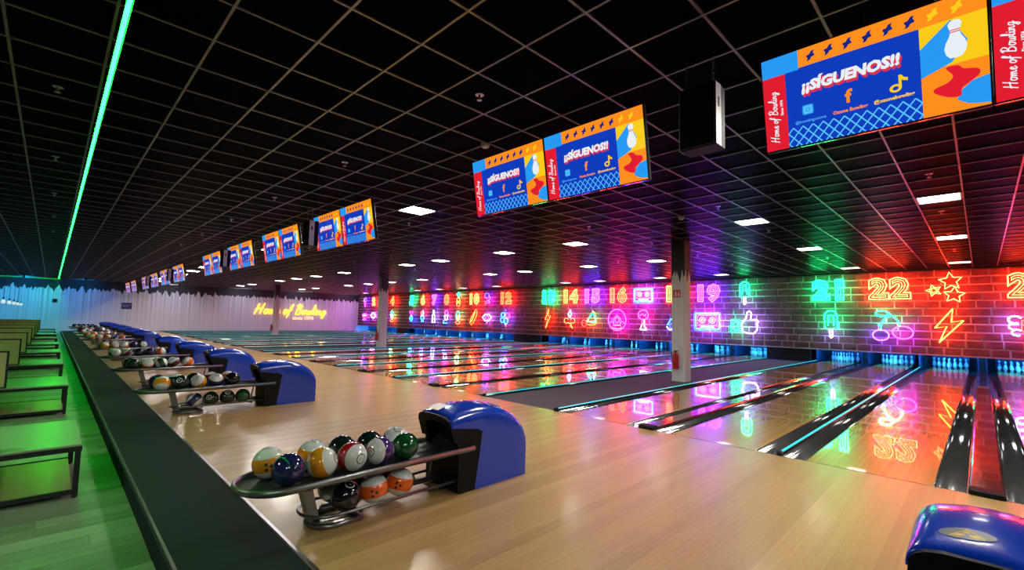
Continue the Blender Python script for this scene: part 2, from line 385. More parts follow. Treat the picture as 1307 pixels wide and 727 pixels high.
tv = sorted([(in_view(x, y, CEIL), x, y) for x, y in tiles if in_view(x, y, CEIL)])
near = {(x, y) for _, x, y in tv[:298]}
st = MB()
for x, y in tiles:
    if (x, y) in near: inst('ceiling_tile', tme, ce, (x, y, CEIL))
    else: st.add([(x-.288, y-.288, CEIL), (x-.288, y+.288, CEIL), (x+.288, y+.288, CEIL), (x+.288, y-.288, CEIL)], [(0, 1, 2, 3)])
tag(st.build('ceiling_tile', M['tile'], ce), kind='stuff')
tx = MB().box(-6, WALL_X, -0.010, 0.010, -0.012, 0.004).mesh('ceiling_tee', M['tee'])
ty = MB().box(-0.010, 0.010, -6, FAR_Y, -0.0125, 0.0035).mesh('ceiling_tee', M['tee'])
for j in range(math.ceil((-6-GY0)/T), int((FAR_Y-GY0)/T)+1): inst('ceiling_tee', tx, ce, (0, GY0+j*T, CEIL))
for i in range(math.ceil((-6-GX0)/T), int((WALL_X-GX0)/T)+1): inst('ceiling_tee', ty, ce, (GX0+i*T, 0, CEIL))

# ------------------------------------------------------------------ ceiling panel lights
ORD = ['first', 'second', 'third', 'fourth', 'fifth', 'sixth', 'seventh', 'eighth', 'ninth', 'tenth', 'eleventh', 'twelfth', 'thirteenth', 'fourteenth']
pl_frame = MB(); 
for a in (0, 1):
    for s_ in (-1, 1):
        q = (s_*0.288, s_*0.262); lo, hi = min(q), max(q)
        if a == 0: pl_frame.box(lo, hi, -0.288, 0.288, -0.008, 0.01)
        else: pl_frame.box(-0.262, 0.262, lo, hi, -0.008, 0.01)
pf_me = pl_frame.mesh('frame', M['white'])
pd_me = MB().box(-0.262, 0.262, -0.262, 0.262, -0.004, 0.008).mesh('diffuser', M['panel_light'])
pl_me = MB().box(-0.262, 0.262, -0.262, 0.262, -0.004, 0.008).mesh('diffuser', M['lane_panel_light'])
pw_me = MB().box(-0.262, 0.262, -0.262, 0.262, -0.004, 0.008).mesh('diffuser', M['wall_panel_light'])
RN = ['row above the foul line', 'first row over the lanes', 'middle row over the lanes', 'row next to the brick-print wall']
for i, x in enumerate(ROWS_X):
    k = 0
    for y in COLS_Y:
        e = empty('ceiling_light', (x, y, CEIL))
        if y < 0: lab = 'ceiling panel light out of view to the right, ' + RN[i] + (', far' if y < -4 else ', near')
        else:
            lab = 'square ceiling panel light, %s from the right in the %s' % (ORD[k], RN[i]); k += 1
        tag(e, lab, 'ceiling light', 'square ceiling panel lights')
        inst('frame', pf_me, e); inst('diffuser', (pd_me, pl_me, pl_me, pw_me)[i], e)

for i, (x, y) in enumerate(ADDED_SIDE):
    e = empty('ceiling_light', (x, y, CEIL)); tag(e, 'square white ceiling panel light added out of view over the concourse, %s from the right' % ORD[i], 'ceiling light', 'square ceiling panel lights')
    inst('frame', pf_me, e); inst('diffuser', pd_me, e)

# ------------------------------------------------------------------ green led strip around the concourse ceiling
LX, LZ = 0.25, CEIL-0.012
def led_run(a, b_, inward):
    """run of aluminium channel a-b under the ceiling; the strip faces down, a fin shades the side away from inward"""
    a, b_ = Vector(a), Vector(b_); wv = Vector(inward)*0.0145; dn = Vector((0, 0, -1))
    def slab(mb, p0, p1, q0, q1):
        v = []
        for p in (a, b_):
            v += [p+wv*p0+dn*q0, p+wv*p1+dn*q0, p+wv*p1+dn*q1, p+wv*p0+dn*q1]
        mb.add(v, [(0,1,2,3),(7,6,5,4),(0,4,5,1),(1,5,6,2),(2,6,7,3),(3,7,4,0)])
    ch, e = MB(), MB()
    slab(ch, -1.2, 1.1, 0.0, 0.012); slab(ch, -1.2, -1.05, 0.012, 0.085); slab(ch, 1.02, 1.1, 0.012, 0.02)  # the deep fin is added to keep green light off the approach
    slab(e, -1.0, 1.0, 0.012, 0.018)
    return ch, e
r0 = empty('led_strip_light', (LX, 20, CEIL)); tag(r0, 'long glowing green LED strip along the ceiling edge above the benches', 'led strip')
ch, e_ = led_run((LX, -5.9, LZ), (LX, FAR_Y-0.2, LZ), (-1, 0, 0))
r0.location = (0, 0, 0)
ch.build('channel', M['dark_steel'], r0); e_.build('glow_strip', M['led'], r0)
r1 = empty('led_strip_light', (0, 0, 0)); tag(r1, 'green LED strip crossing the ceiling at the far wall', 'led strip')
ch, e_ = led_run((LX-0.045, FAR_Y-0.2, LZ), (-5.9, FAR_Y-0.2, LZ), (0, -1, 0))
ch.build('channel', M['dark_steel'], r1); e_.build('glow_strip', M['led'], r1)

# unseen spotlights added to light the far wall, blue at left and pale elsewhere
for i, (x, en) in enumerate(((-4.6, 260), (-1.4, 300), (1.6, 180), (7.0, 150), (12.2, 150), (17.4, 150), (22.0, 120))):
    e = empty('added_spotlight', (x, FAR_Y-2.6, CEIL-0.013)); tag(e, 'small black spotlight added to light the far wall, %s from the left' % ORD[i], 'spotlight', 'added wall washer spotlights')
    MB().cyl((0, 0, 0), (0, 0, -0.06), 0.03, 10).build('stem', M['black'], e)
    MB().cyl((0, -0.05, -0.04), (0, 0.10, -0.14), 0.06, 14).build('housing', M['black'], e)
    ld = bpy.data.lights.new('spot_lamp', 'SPOT'); ld.color = (0.02, 0.35, 1.0) if x < 5 else (0.72, 0.76, 1.0); ld.energy = en; ld.spot_size = math.radians(120); ld.spot_blend = 0.9; ld.shadow_soft_size = 0.04
    lo = bpy.data.objects.new('spot_lamp', ld); COL.objects.link(lo); lo.parent = e
    lo.location = (0, 0.12, -0.155); lo.rotation_euler = Vector((0, 1, -0.65)).to_track_quat('-Z', 'Y').to_euler()

# ------------------------------------------------------------------ lanes
LANE_W, GUT, CAPC, CAPT = 1.066, 0.24, 0.125, 0.03
NW = ['', 'one', 'two', 'three', 'four', 'five', 'six', 'seven', 'eight', 'nine', 'ten', 'eleven', 'twelve', 'thirteen', 'fourteen', 'fifteen', 'sixteen', 'seventeen', 'eighteen', 'nineteen', 'twenty', 'twenty-one', 'twenty-two', 'twenty-three', 'twenty-four']
MOTIF = {i: 'neon ' + NW[i] for i in range(1, 25)}
MOTIF.update({23: 'neon stars', 20: 'upper neon lolly', 17: 'upper neon cassette', 11: 'neon flamingo', 9: 'neon pineapple', 1: 'neon parrot'})
lanes = []
for k, c in enumerate(CENT):
    hi, lo = 24-2*k, 23-2*k
    off = CAPC+GUT+LANE_W/2
    lanes.append((hi, c-off)); lanes.append((lo, c+off))
LEND = 25.3
bed_me = MB().cbox(FOUL+0.004, LEND, -LANE_W/2, LANE_W/2, -0.1, 0.0, 0.003).mesh('lane_bed', M['lane'])
g = MB(); NG = 9; gp = []
for i in range(NG):
    a = PI + PI*i/(NG-1)
    gp.append((0.114*math.cos(a), -0.012+0.055*math.sin(a)))
pr = [(-0.12, -0.004), (-0.114, -0.004)] + gp[1:-1] + [(0.114, -0.004), (0.12, -0.004), (0.12, -0.11), (-0.12, -0.11)]
v = [(FOUL+0.006, p[0], p[1]) for p in pr] + [(LEND, p[0], p[1]) for p in pr]; n = len(pr)
for i in range(n):
    j = (i+1) % n; g.add([v[i], v[j], v[j+n], v[i+n]], [(0, 1, 2, 3)], 0, 0 < i < NG+1)
g.add([v[i] for i in range(n)], [tuple(range(n))]); g.add([v[i+n] for i in range(n)], [tuple(range(n-1, -1, -1))])
gut_me = weld(g.mesh('gutter', M['gutter']))
# pin: turned profile, white with two red neck stripes
prof = [(0.0, 0.0), (0.0258, 0.0), (0.029, 0.01), (0.0358, 0.033), (0.045, 0.057), (0.0565, 0.086), (0.0605, 0.114), (0.0570, 0.149), (0.0465, 0.184), (0.0345, 0.219), (0.0262, 0.248), (0.0234, 0.258), (0.0228, 0.270), (0.0236, 0.282), (0.0248, 0.294), (0.0296, 0.320), (0.0323, 0.343), (0.030, 0.362), (0.020, 0.376), (0.0, 0.381)]
pin_me = MB().lathe(prof, 14, mfun=lambda z: 1 if (0.248 < z < 0.258 or 0.270 < z < 0.282) else 0).mesh('bowling_pin', [M['pin'], M['pin_red']])
weld(pin_me)
PIN_POS = [(0, 0, 'head pin')]
for r_, names in ((1, ['left', 'right']), (2, ['left', 'middle', 'right']), (3, ['far left', 'inner left', 'inner right', 'far right'])):
    for q, nm in enumerate(names): PIN_POS.append((r_*0.264, (r_/2-q)*0.3048, '%s pin of the %s row' % (nm, ['', 'second', 'third', 'back'][r_])))
lamp_me = MB().rbox(-0.03, 0.03, -0.45, 0.45, -0.03, 0.03, 0.01).mesh('glow_tube', M['pin_light'])
lamp_hs = MB().box(-0.27, 0.04, -0.5, 0.5, 0.03, 0.07).mesh('housing', M['black'])
for num, y in lanes:
    e = empty('bowling_lane', (0, y, 0)); tag(e, 'glossy orange wooden bowling lane ending under the %s' % MOTIF[num], 'bowling lane', 'bowling lanes')
    inst('lane_bed', bed_me, e)
    for s_ in (-1, 1): inst('gutter', gut_me, e, (0, s_*(LANE_W/2+GUT/2), 0))
    pl = empty('pin_deck_lamp', (WALL_X+0.35, y, 0.80)); tag(pl, 'blue tube lamp over the pins under the %s' % MOTIF[num], 'lamp', 'pin deck lamps')
    inst('glow_tube', lamp_me, pl); inst('housing', lamp_hs, pl)
    for dx, dy, nm in PIN_POS:
        p = inst('bowling_pin', pin_me, None, (FOUL+18.29+dx, y+dy, 0.0), rnd.random()*6)
        tag(p, 'white pin lit blue, %s, under the %s' % (nm, MOTIF[num]), 'bowling pin', 'pins of the lane under the %s' % MOTIF[num])
# dividers between gutters
def rib_profile(hw, top):
    return [(-hw, -0.12), (-hw, top-0.02), (-hw+0.008, top-0.006), (-hw+0.02, top), (hw-0.02, top), (hw-0.008, top-0.006), (hw, top-0.02), (hw, -0.12)]
cap_c = MB().prism(rib_profile(CAPC-0.003, 0.035), 0, FOUL+0.02, 23.9).mesh('cap', M['cap'])
cap_c_end = MB().rbox(FOUL-0.05, FOUL+0.10, -CAPC+0.002, CAPC-0.002, 0.0, 0.055, 0.012).mesh('end_block', M['black'])
cap_t = MB().prism(rib_profile(CAPT-0.001, 0.03), 0, FOUL+0.02, 23.9).mesh('cap', M['black_gloss'])
cap_t_end = MB().rbox(FOUL-0.03, FOUL+0.05, -CAPT+0.001, CAPT-0.001, 0.0, 0.05, 0.01).mesh('end_block', M['black'])
led_t = MB().prism([(-0.014, 0.028), (-0.014, 0.036), (0.014, 0.036), (0.014, 0.028)], 0, FOUL+0.06, 23.9).mesh('glow_strip', M['cyan'])
for k, c in enumerate(CENT):
    e = empty('lane_divider', (0, c, 0)); tag(e, 'wide glossy black divider between the lanes under %s and %s' % (MOTIF[24-2*k], MOTIF[23-2*k]), 'lane divider', 'wide lane dividers')
    inst('cap', cap_c, e); inst('end_block', cap_c_end, e)
edges = []
for k, c in enumerate(CENT):
    edges.append((c+1.70, 'left', k))
    if k == 0 or abs(CENT[k-1]+1.70-(c-1.70)) > 0.1: edges.append((c-1.70, 'right', k))
for y, sd, k in edges:
    nl = 23-2*k if sd == 'left' else 24-2*k
    e = empty('lane_divider', (0, y, 0)); tag(e, 'narrow divider with cyan light line, %s of the lane under %s' % (sd, MOTIF[nl]), 'lane divider', 'narrow lit lane dividers')
    inst('cap', cap_t, e); inst('end_block', cap_t_end, e); inst('glow_strip', led_t, e)
# kickback boards and curtains of the pin machines
kb_c = MB().rbox(23.95, 25.75, -0.12, 0.12, -0.19, 1.3, 0.01).mesh('kickback', M['pit'])
kf_c = MB().box(23.93, 23.95, -0.09, 0.09, -0.1, 1.2).mesh('front_post', M['black'])
kb_t = MB().rbox(23.95, 25.75, -0.028, 0.028, -0.19, 1.3, 0.01).mesh('kickback', M['pit'])
cur = MB()
for i in range(24):
    a, b_ = -0.55+i*1.10/24, -0.55+(i+1)*1.10/24
    cur.add([(25.62+0.012*(i % 2), a, 0.0), (25.62+0.012*((i+1) % 2), b_, 0.0), (25.62+0.012*((i+1) % 2), b_, 1.2), (25.62+0.012*(i % 2), a, 1.2)], [(0, 1, 2, 3)])
    cur.add([(25.66, a, 0.0), (25.66, a, 1.2), (25.66, b_, 1.2), (25.66, b_, 0.0)], [(0, 1, 2, 3)])
cur_me = cur.mesh('pit_curtain', M['pit'])
for k, c in enumerate(CENT):
    e = empty('pinsetter_partition', (0, c, 0)); tag(e, 'dark blue partition between the pin decks under %s and %s' % (MOTIF[24-2*k], MOTIF[23-2*k]), 'partition', 'pin deck partitions')
    inst('kickback', kb_c, e); inst('front_post', kf_c, e)
for y, sd, k in edges:
    nl = 23-2*k if sd == 'left' else 24-2*k
    tag(inst('pinsetter_partition', kb_t, None, (0, y, 0)), 'dark blue partition on the %s side of the pins under %s' % (sd, MOTIF[nl]), 'partition', 'pin deck partitions')
for num, y in lanes:
    tag(inst('pit_curtain', cur_me, None, (0, y, 0.005)), 'dark blue curtain behind the pins under %s' % MOTIF[num], 'curtain', 'pit curtains')

# ------------------------------------------------------------------ glowing tubes added in place of the printed neon motifs (u to the viewer's right = -Y, v up)
NC = {'green': (0.0015, 0.62, 0.15), 'cream': (1.0, 0.034, 0.009), 'orange': (1.0, 0.020, 0.005), 'red': (1.0, 0.008, 0.005), 'violet': (0.12, 0.012, 1.0), 'pink': (0.9, 0.010, 0.40), 'blue': (0.004, 0.012, 1.0),
      'cyan': (0.004, 0.10, 0.9), 'white': (0.32, 0.18, 1.0), 'yellow': (1.0, 0.055, 0.007), 'magenta': (0.55, 0.008, 0.75)}
NM = {}
def neon(c):
    if c not in NM: NM[c] = mat('added_tube_'+c, tuple(0.5*x for x in NC[c]), 0.4, emit=NC[c], es=NEON_L)  # added tubes emit the glow of the wall print
    return NM[c]
NX = WALL_X-0.34
def circ(u, v, a, b_=None, n=16, t0=0, t1=2*PI):
    b_ = b_ or a; m = n if abs(t1-t0-2*PI) < 1e-6 else n+1
    return [(u+a*math.cos(t0+(t1-t0)*i/n), v+b_*math.sin(t0+(t1-t0)*i/n)) for i in range(m)]
def star(u, v, r, rot=0.0):
    return [(u+(r if i % 2 == 0 else r*0.48)*math.cos(PI/2+rot+i*PI/5), v+(r if i % 2 == 0 else r*0.48)*math.sin(PI/2+rot+i*PI/5)) for i in range(10)]
def rrect(u0, u1, v0, v1, r):
    out = []
    for (cu, cv, a0) in ((u1-r, v1-r, 0), (u0+r, v1-r, PI/2), (u0+r, v0+r, PI), (u1-r, v0+r, 1.5*PI)):
        out += [(cu+r*math.cos(a0+PI/2*i/3), cv+r*math.sin(a0+PI/2*i/3)) for i in range(4)]
    return out
def cassette(s_=1.0):
    return [('blue', rrect(-.62*s_, .62*s_, -.42*s_, .42*s_, .06), 1), ('cyan', rrect(-.55*s_, .55*s_, -.34*s_, .36*s_, .05), 1), ('pink', rrect(-.45*s_, .45*s_, -.16*s_, .28*s_, .06), 1),
            ('orange', circ(-.23*s_, .06*s_, .14*s_, n=10), 1), ('orange', circ(.23*s_, .06*s_, .14*s_, n=10), 1), ('cream', circ(-.23*s_, .06*s_, .06*s_, n=6), 1), ('cream', circ(.23*s_, .06*s_, .06*s_, n=6), 1),
            ('cyan', [(-.36*s_, -.42*s_), (-.28*s_, -.24*s_), (.28*s_, -.24*s_), (.36*s_, -.42*s_)], 0)]
def lolly(c='green'):
    top = [(-.22, -.12), (-.22, .32)] + circ(0, .32, .22, .22, 8, PI, 0) + [(.22, -.12), (.16, -.2), (-.16, -.2)]
    return [(c, top, 1), (c, [(-.1, -.06), (-.1, .26)] + circ(0, .26, .1, .1, 5, PI, 0) + [(.1, -.06)], 0), ('white', [(-.05, -.22), (-.05, -.52), (0, -.57), (.05, -.52), (.05, -.22)], 0)]
BOLT = [(.14, .62), (-.36, -.08), (-.04, -.02), (-.26, -.6), (.4, .2), (.08, .14)]
DESIGN = {
 'stars': [('cream', star(.12, .26, .34, .1), 1), ('cream', star(-.36, -.08, .23, .3), 1), ('orange', star(-.36, -.08, .12, .3), 1), ('cream', star(.2, -.26, .31, -.1), 1)],
 'bolt': [('yellow', BOLT, 1)],
 'small_bolt': [('orange', [(u*.6, v) for u, v in BOLT], 1)],
 'cherries': [('violet', circ(-.30, -.40, .25, .2), 1), ('magenta', circ(.36, -.28, .3, .24), 1), ('green', [(-.3, -.2), (-.26, .08), (-.14, .26), (.04, .36)], 0), ('green', [(.28, -.05), (.24, .14), (.14, .28), (.04, .36), (-.06, .46)], 0),
              ('green', circ(-.24, .44, .2, .11, 12), 1)],
 'heart_wing': [('white', circ(-.5, .25, .16, .12, 8, .4, 5.2), 0), ('white', circ(-.52, .02, .13, .1, 8, .8, 5.2), 0), ('white', circ(-.46, -.18, .13, .1, 8, .8, 5.2), 0),
                ('red', [(0, -.5), (-.36, -.1), (-.34, .22), (-.16, .3), (0, .14), (.16, .3), (.34, .22), (.36, -.1)], 1), ('orange', [(-.1, .38), (.1, .46), (.5, .46)], 0)],
 'lolly': lolly(),
 'thumb': [('white', [(-.12, -.42), (-.16, -.1), (-.06, .04), (.06, .2), (.1, .46), (.2, .52), (.28, .42), (.24, .12), (.5, .12), (.56, 0), (.5, -.08), (.55, -.16), (.5, -.25), (.52, -.34), (.44, -.42), (.4, -.5), (.1, -.5)], 1),
           ('green', rrect(-.62, -.22, -.46, .1, .06), 1), ('green', circ(-.42, -.18, .12, .2, 8), 1)],
 'cassette': cassette(),
 'cassette_big': cassette(1.05),
 'drink': [('pink', circ(0, .3, .3, .26, 14), 1), ('pink', [(-.2, .26), (-.06, .36), (.06, .24), (.2, .34)], 0), ('pink', [(-.06, .02), (-.06, -.2)], 0), ('white', [(.06, .02), (.06, -.3)], 0), ('white', [(-.06, -.2), (-.2, -.5), (.2, -.5), (.06, -.3)], 0)],
 'wave': [('cyan', [(-.4, -.2), (-.2, .1), (.1, .2), (.35, .45)], 0), ('white', [(-.45, -.3), (-.3, -.45), (.1, -.45), (.3, -.2), (.2, .05)], 0), ('blue', circ(-.1, -.25, .2, .14, 10), 1)],
 'pizza': [('magenta', circ(0, 0, .58, .6, 22), 1), ('orange', [(-.22, -.3), (.22, -.3), (.3, -.46), (0, -.52), (-.3, -.46)], 1), ('magenta', [(-.2, -.24), (-.24, .06), (0, .26), (.24, .06), (.2, -.24)], 0), ('pink', circ(0, 0, .13, .16, 8), 1), ('magenta', [(-.5, -.2), (-.34, -.06), (-.24, -.2)], 0), ('magenta', [(.5, -.2), (.34, -.06), (.24, -.2)], 0)],
 'shoe': [('green', [(-.3, -.1), (-.1, .1), (.1, .38), (.2, .34), (.34, -.06), (.2, -.14)], 1), ('red', circ(-.5, -.24, .18, .2, 10), 1), ('orange', [(-.3, -.3), (0, -.34), (.3, -.3), (.4, -.12)], 0), ('yellow', [(.12, .5), (.26, .4)], 0)],
 'heart_bow': [('white', [(0, .1), (-.1, .3), (.06, .56), (.14, .3), (.02, .1)], 1), ('orange', circ(-.24, -.1, .18, .16, 10, .3, 5.6), 0), ('orange', circ(.24, -.1, .18, .16, 10, -2.4, 2.8), 0), ('cream', [(-.1, -.22), (.1, -.3), (.24, -.56), (.05, -.4)], 0)],
 'hibiscus': [('cyan', circ(-.2, .2, .2, .16, 9), 1), ('magenta', circ(.26, .14, .24, .18, 10), 1), ('cyan', circ(-.26, -.16, .2, .17, 9), 1), ('cyan', circ(.1, -.22, .18, .2, 9), 1), ('orange', [(.04, -.4), (.1, -.6)], 0), ('blue', [(0, .3), (.06, .58)], 0)],
 'eye': [('white', [(-.5, 0), (-.2, .24), (.2, .24), (.5, 0), (.2, -.24), (-.2, -.24)], 1), ('magenta', circ(0, 0, .18, .15, 10), 1), ('pink', [(0, -.24), (0, -.44)], 0)],
 'hotdog': [('orange', [(-.38, -.44), (-.3, -.1), (.1, .4), (.3, .6), (.42, .44), (.36, .1), (0, -.42), (-.22, -.58)], 1), ('yellow', [(-.26, -.36), (-.08, -.1), (.04, .12), (.2, .4)], 0)],
 'pineapple': [('green', [(0, .2), (-.24, .5), (-.08, .42), (0, .62), (.08, .42), (.24, .5)], 1), ('orange', circ(0, -.2, .26, .36, 12), 1), ('yellow', [(-.2, -.34), (.2, -.04)], 0), ('yellow', [(.2, -.34), (-.2, -.04)], 0)],
 'ice': [('pink', circ(.02, .34, .2, .2, 9), 1), ('white', [(-.24, .1), (.24, .1), (.1, -.28), (-.1, -.28)], 1), ('cyan', [(-.3, -.3), (-.36, -.52), (.1, -.5)], 0)],
 'flamingo': [('blue', circ(-.05, .26, .26, .2, 11), 1), ('pink', [(.2, .3), (.34, .02), (.1, -.1), (.3, -.3)], 0), ('red', [(-.3, -.1), (-.2, -.44), (-.1, -.3)], 0), ('magenta', circ(.1, -.2, .16, .12, 8), 1)],
 'cocktail': [('pink', [(-.26, .42), (.26, .42), (0, .06)], 1), ('cyan', [(0, .06), (0, -.4)], 0), ('blue', [(-.2, -.46), (.2, -.46)], 0), ('cyan', circ(0, -.2, .22, .2, 10), 1)],
 'fruit': [('orange', circ(0, .26, .24, .2, 10), 1), ('cyan', [(-.24, 0), (.24, 0), (.1, -.46), (-.1, -.46)], 1), ('cyan', [(0, 0), (.1, .5)], 0)],
 'bottle': [('white', [(-.08, .5), (-.08, .2), (-.18, 0), (-.18, -.5), (.18, -.5), (.18, 0), (.08, .2), (.08, .5)], 1), ('cyan', [(-.18, -.2), (.18, -.2)], 0)],
 'parrot': [('blue', circ(.1, .2, .22, .26, 10), 1), ('orange', [(-.2, .34), (-.3, .1), (-.1, 0)], 0), ('magenta', [(-.1, -.1), (0, -.5), (.16, -.2)], 0)],
 'lips': [('magenta', [(-.44, 0), (-.16, .2), (0, .12), (.16, .2), (.44, 0), (0, -.26)], 1), ('white', [(-.3, -.02), (.3, -.02)], 0), ('violet', circ(0, -.42, .3, .08, 10), 1)],
 'avocado': [('green', circ(0, .1, .2, .34, 12), 1), ('orange', circ(0, -.44, .26, .12, 10), 1), ('orange', circ(0, 0, .1, .1, 7), 1)],
}
WORDS = {'stars': 'three neon stars in warm white', 'bolt': 'yellow neon lightning bolt', 'small_bolt': 'slim orange neon lightning bolt', 'cherries': 'violet neon cherries on green stems', 'heart_wing': 'red neon heart with white wing', 'lolly': 'green neon ice lolly on a white stick',
         'thumb': 'white neon thumbs-up with green cuff', 'cassette': 'blue and pink neon cassette', 'cassette_big': 'large blue and pink neon cassette', 'drink': 'pink neon drink in a round glass', 'wave': 'cyan and white neon squiggle',
         'pizza': 'magenta neon ring with a figure inside', 'shoe': 'green and red neon shoe', 'heart_bow': 'orange neon bow under a white flame', 'hibiscus': 'cyan and magenta neon flower', 'eye': 'white and magenta neon eye', 'hotdog': 'slanted orange neon hot dog', 'pineapple': 'green and orange neon pineapple',
         'ice': 'pink and white neon ice cream', 'flamingo': 'blue and pink neon flamingo', 'cocktail': 'pink neon cocktail glass on a cyan stem', 'fruit': 'orange neon fruit over a cyan cup', 'bottle': 'white neon bottle', 'parrot': 'blue and orange neon parrot', 'lips': 'magenta neon lips', 'avocado': 'green neon avocado over an orange dish'}
# lane: (y, top design or number, its colour, lower design)
SIGNS = {24: (-1.30, '24', 'cream', 'heart_wing'), 23: (0.83, 'stars', None, 'bolt'), 22: (2.45, '22', 'cream', 'cherries'), 21: (4.36, '21', 'green', 'lolly'), 20: (7.7, 'lolly', None, 'thumb'), 19: (9.45, '19', 'violet', 'cassette_big'),
         18: (11.11, '18', 'cream', 'wave'), 17: (12.91, 'cassette', None, 'drink'), 16: (14.56, '16', 'orange', 'pizza'), 15: (16.35, '15', 'violet', 'shoe'), 14: (17.97, '14', 'cream', 'heart_bow'), 13: (19.75, '13', 'green', 'small_bolt'),
         12: (23.74, '12', 'orange', 'hibiscus'), 11: (25.66, 'flamingo', None, 'eye'), 10: (27.22, '10', 'cream', 'hotdog'), 9: (29.1, 'pineapple', None, 'avocado'), 8: (30.64, '8', 'orange', 'ice'), 7: (32.39, '7', 'violet', 'bottle'), 6: (34.04, '6', 'cream', 'fruit'), 5: (35.8, '5', 'green', 'cocktail'),
         4: (39.12, '4', 'orange', 'avocado'), 3: (40.9, '3', 'cream', 'lips'), 2: (42.7, '2', 'cream', 'eye'), 1: (44.5, 'parrot', None, 'lips')}
def to_wall(p): return (0.0, -p[0], p[1])
def motif_obj(key, y, z, num, upper, sc=1.0, rad=0.019):
    e = empty('neon_sign', (NX, y, z)); tag(e, WORDS[key] + (' as added tubes in the upper row on the brick print' if upper else ' as added tubes below the %s on the brick print' % MOTIF[num]), 'neon sign', 'tubes added over the neon print')
    for c, pts, closed in DESIGN[key]:
        MB().tube([to_wall((u*sc, v*sc)) for u, v in pts], rad, 6, bool(closed)).build('neon_tube', neon(c), e)
        u, v = pts[0]
        MB().cyl((0, -u*sc, v*sc), (WALL_X-NX-0.0352, -u*sc, v*sc), 0.012, 6).build('standoff', M['black'], e)
    return e
tcache = {}
def number_obj(txt, col, y, z, num):
    e = empty('added_number', (NX, y, z)); tag(e, 'neon number %s glowing %s, as added tubes on the brick print' % (NW[int(txt)], {'cream': 'warm white', 'green': 'turquoise green', 'violet': 'violet white', 'orange': 'orange'}[col]), 'neon sign', 'tubes added over the neon print')
    adv = 0.64
    for i, chh in enumerate(txt):
        if chh not in tcache:
            meshes = []
            for off, bev in ((0.075, 0.018), (-0.008, 0.011)):
                v, f = text_geo(chh, 0.98, False, bev, off)
                meshes.append((v, f))
            tcache[chh] = meshes
        u0 = (i-(len(txt)-1)/2)*adv
        d = empty('digit'); d.parent = e; d.location = (0, -u0, 0)
        for q, (v, f) in enumerate(tcache[chh]):
            MB().add([(p[2], -p[0]*1.06, p[1]) for p in v], f).build('neon_tube', neon(col), d)
        MB().cyl((0, 0.0, 0.33), (WALL_X-NX-0.0352, 0.0, 0.33), 0.012, 6).build('standoff', M['black'], d)
    return e
for num, (y, top, col, low) in SIGNS.items():
    if col: number_obj(top, col, y, 2.98, num)
    else: motif_obj(top, y, 2.98, num, True, 0.95)
    motif_obj(low, y, 1.62, num, False, 1.0)

# ------------------------------------------------------------------ script lettering (strokes) for the yellow wall sign and the screens
def bez(pts, n=5):
    out = []
    for i in range(len(pts)-1):
        p0, p1, p2, p3 = pts[max(i-1, 0)], pts[i], pts[i+1], pts[min(i+2, len(pts)-1)]
        for k in range(n):
            t = k/n
            out.append(tuple(0.5*((2*p1[a]) + (-p0[a]+p2[a])*t + (2*p0[a]-5*p1[a]+4*p2[a]-p3[a])*t*t + (-p0[a]+3*p1[a]-3*p2[a]+p3[a])*t**3) for a in (0, 1)))
    out.append(pts[-1]); return out
GL = {'H': (.74, [[(.02, -.05), (.12, .5), (.2, 1.0)], [(.46, -.02), (.54, .5), (.64, 1.05)], [(.0, .42), (.3, .5), (.66, .56)]]),
      'o': (.42, [[(.3, .44), (.12, .42), (.06, .16), (.18, .0), (.32, .14), (.32, .36), (.22, .44), (.42, .38)]]),
      'm': (.66, [[(.0, .36), (.08, .4), (.08, .0), (.14, .3), (.24, .42), (.28, .3), (.28, .0), (.34, .3), (.44, .42), (.48, .3), (.5, .04), (.66, .1)]]),
      'e': (.4, [[(.04, .16), (.2, .24), (.3, .36), (.2, .45), (.08, .26), (.14, .02), (.26, .02), (.4, .16)]]),
      'f': (.42, [[(.0, .2), (.2, .5), (.36, .9), (.28, 1.0), (.2, .7), (.12, .0), (.04, -.35)], [(.04, .38), (.2, .42), (.36, .44)]]),
      'B': (.66, [[(.1, .0), (.16, .5), (.24, 1.0)], [(.04, .86), (.3, 1.06), (.54, .9), (.46, .64), (.2, .52), (.46, .48), (.56, .24), (.4, .02), (.06, .02)]]),
      'w': (.58, [[(.0, .36), (.08, .4), (.08, .1), (.16, .0), (.26, .12), (.28, .4), (.28, .1), (.38, .0), (.46, .16), (.48, .42), (.58, .36)]]),
      'l': (.28, [[(.0, .1), (.14, .5), (.2, .94), (.12, .98), (.08, .4), (.12, .04), (.28, .12)]]),
      'i': (.24, [[(.02, .3), (.08, .42), (.08, .1), (.14, .02), (.24, .12)], [(.1, .58), (.13, .62)]]),
      'n': (.46, [[(.0, .36), (.08, .4), (.08, .0), (.14, .3), (.26, .42), (.3, .3), (.32, .04), (.46, .1)]]),
      'g': (.46, [[(.32, .42), (.14, .42), (.08, .16), (.2, .04), (.32, .2), (.34, .44), (.3, .0), (.2, -.34), (.06, -.26), (.2, -.06), (.46, .16)]]),
      's': (.3, [[(.24, .4), (.1, .36), (.2, .2), (.18, .02), (.04, .04)]]), 'c': (.32, [[(.28, .38), (.12, .42), (.06, .16), (.18, .0), (.32, .1)]]), ' ': (.26, [])}
def script(word, h=1.0, slant=0.22, n=4):
    x = 0; out = []
    for chh in word:
        adv, strokes = GL[chh]
        for s_ in strokes: out.append([((x+p[0]+slant*p[1])*h, p[1]*h) for p in bez(s_, n)])
        x += adv
    return out, x*h
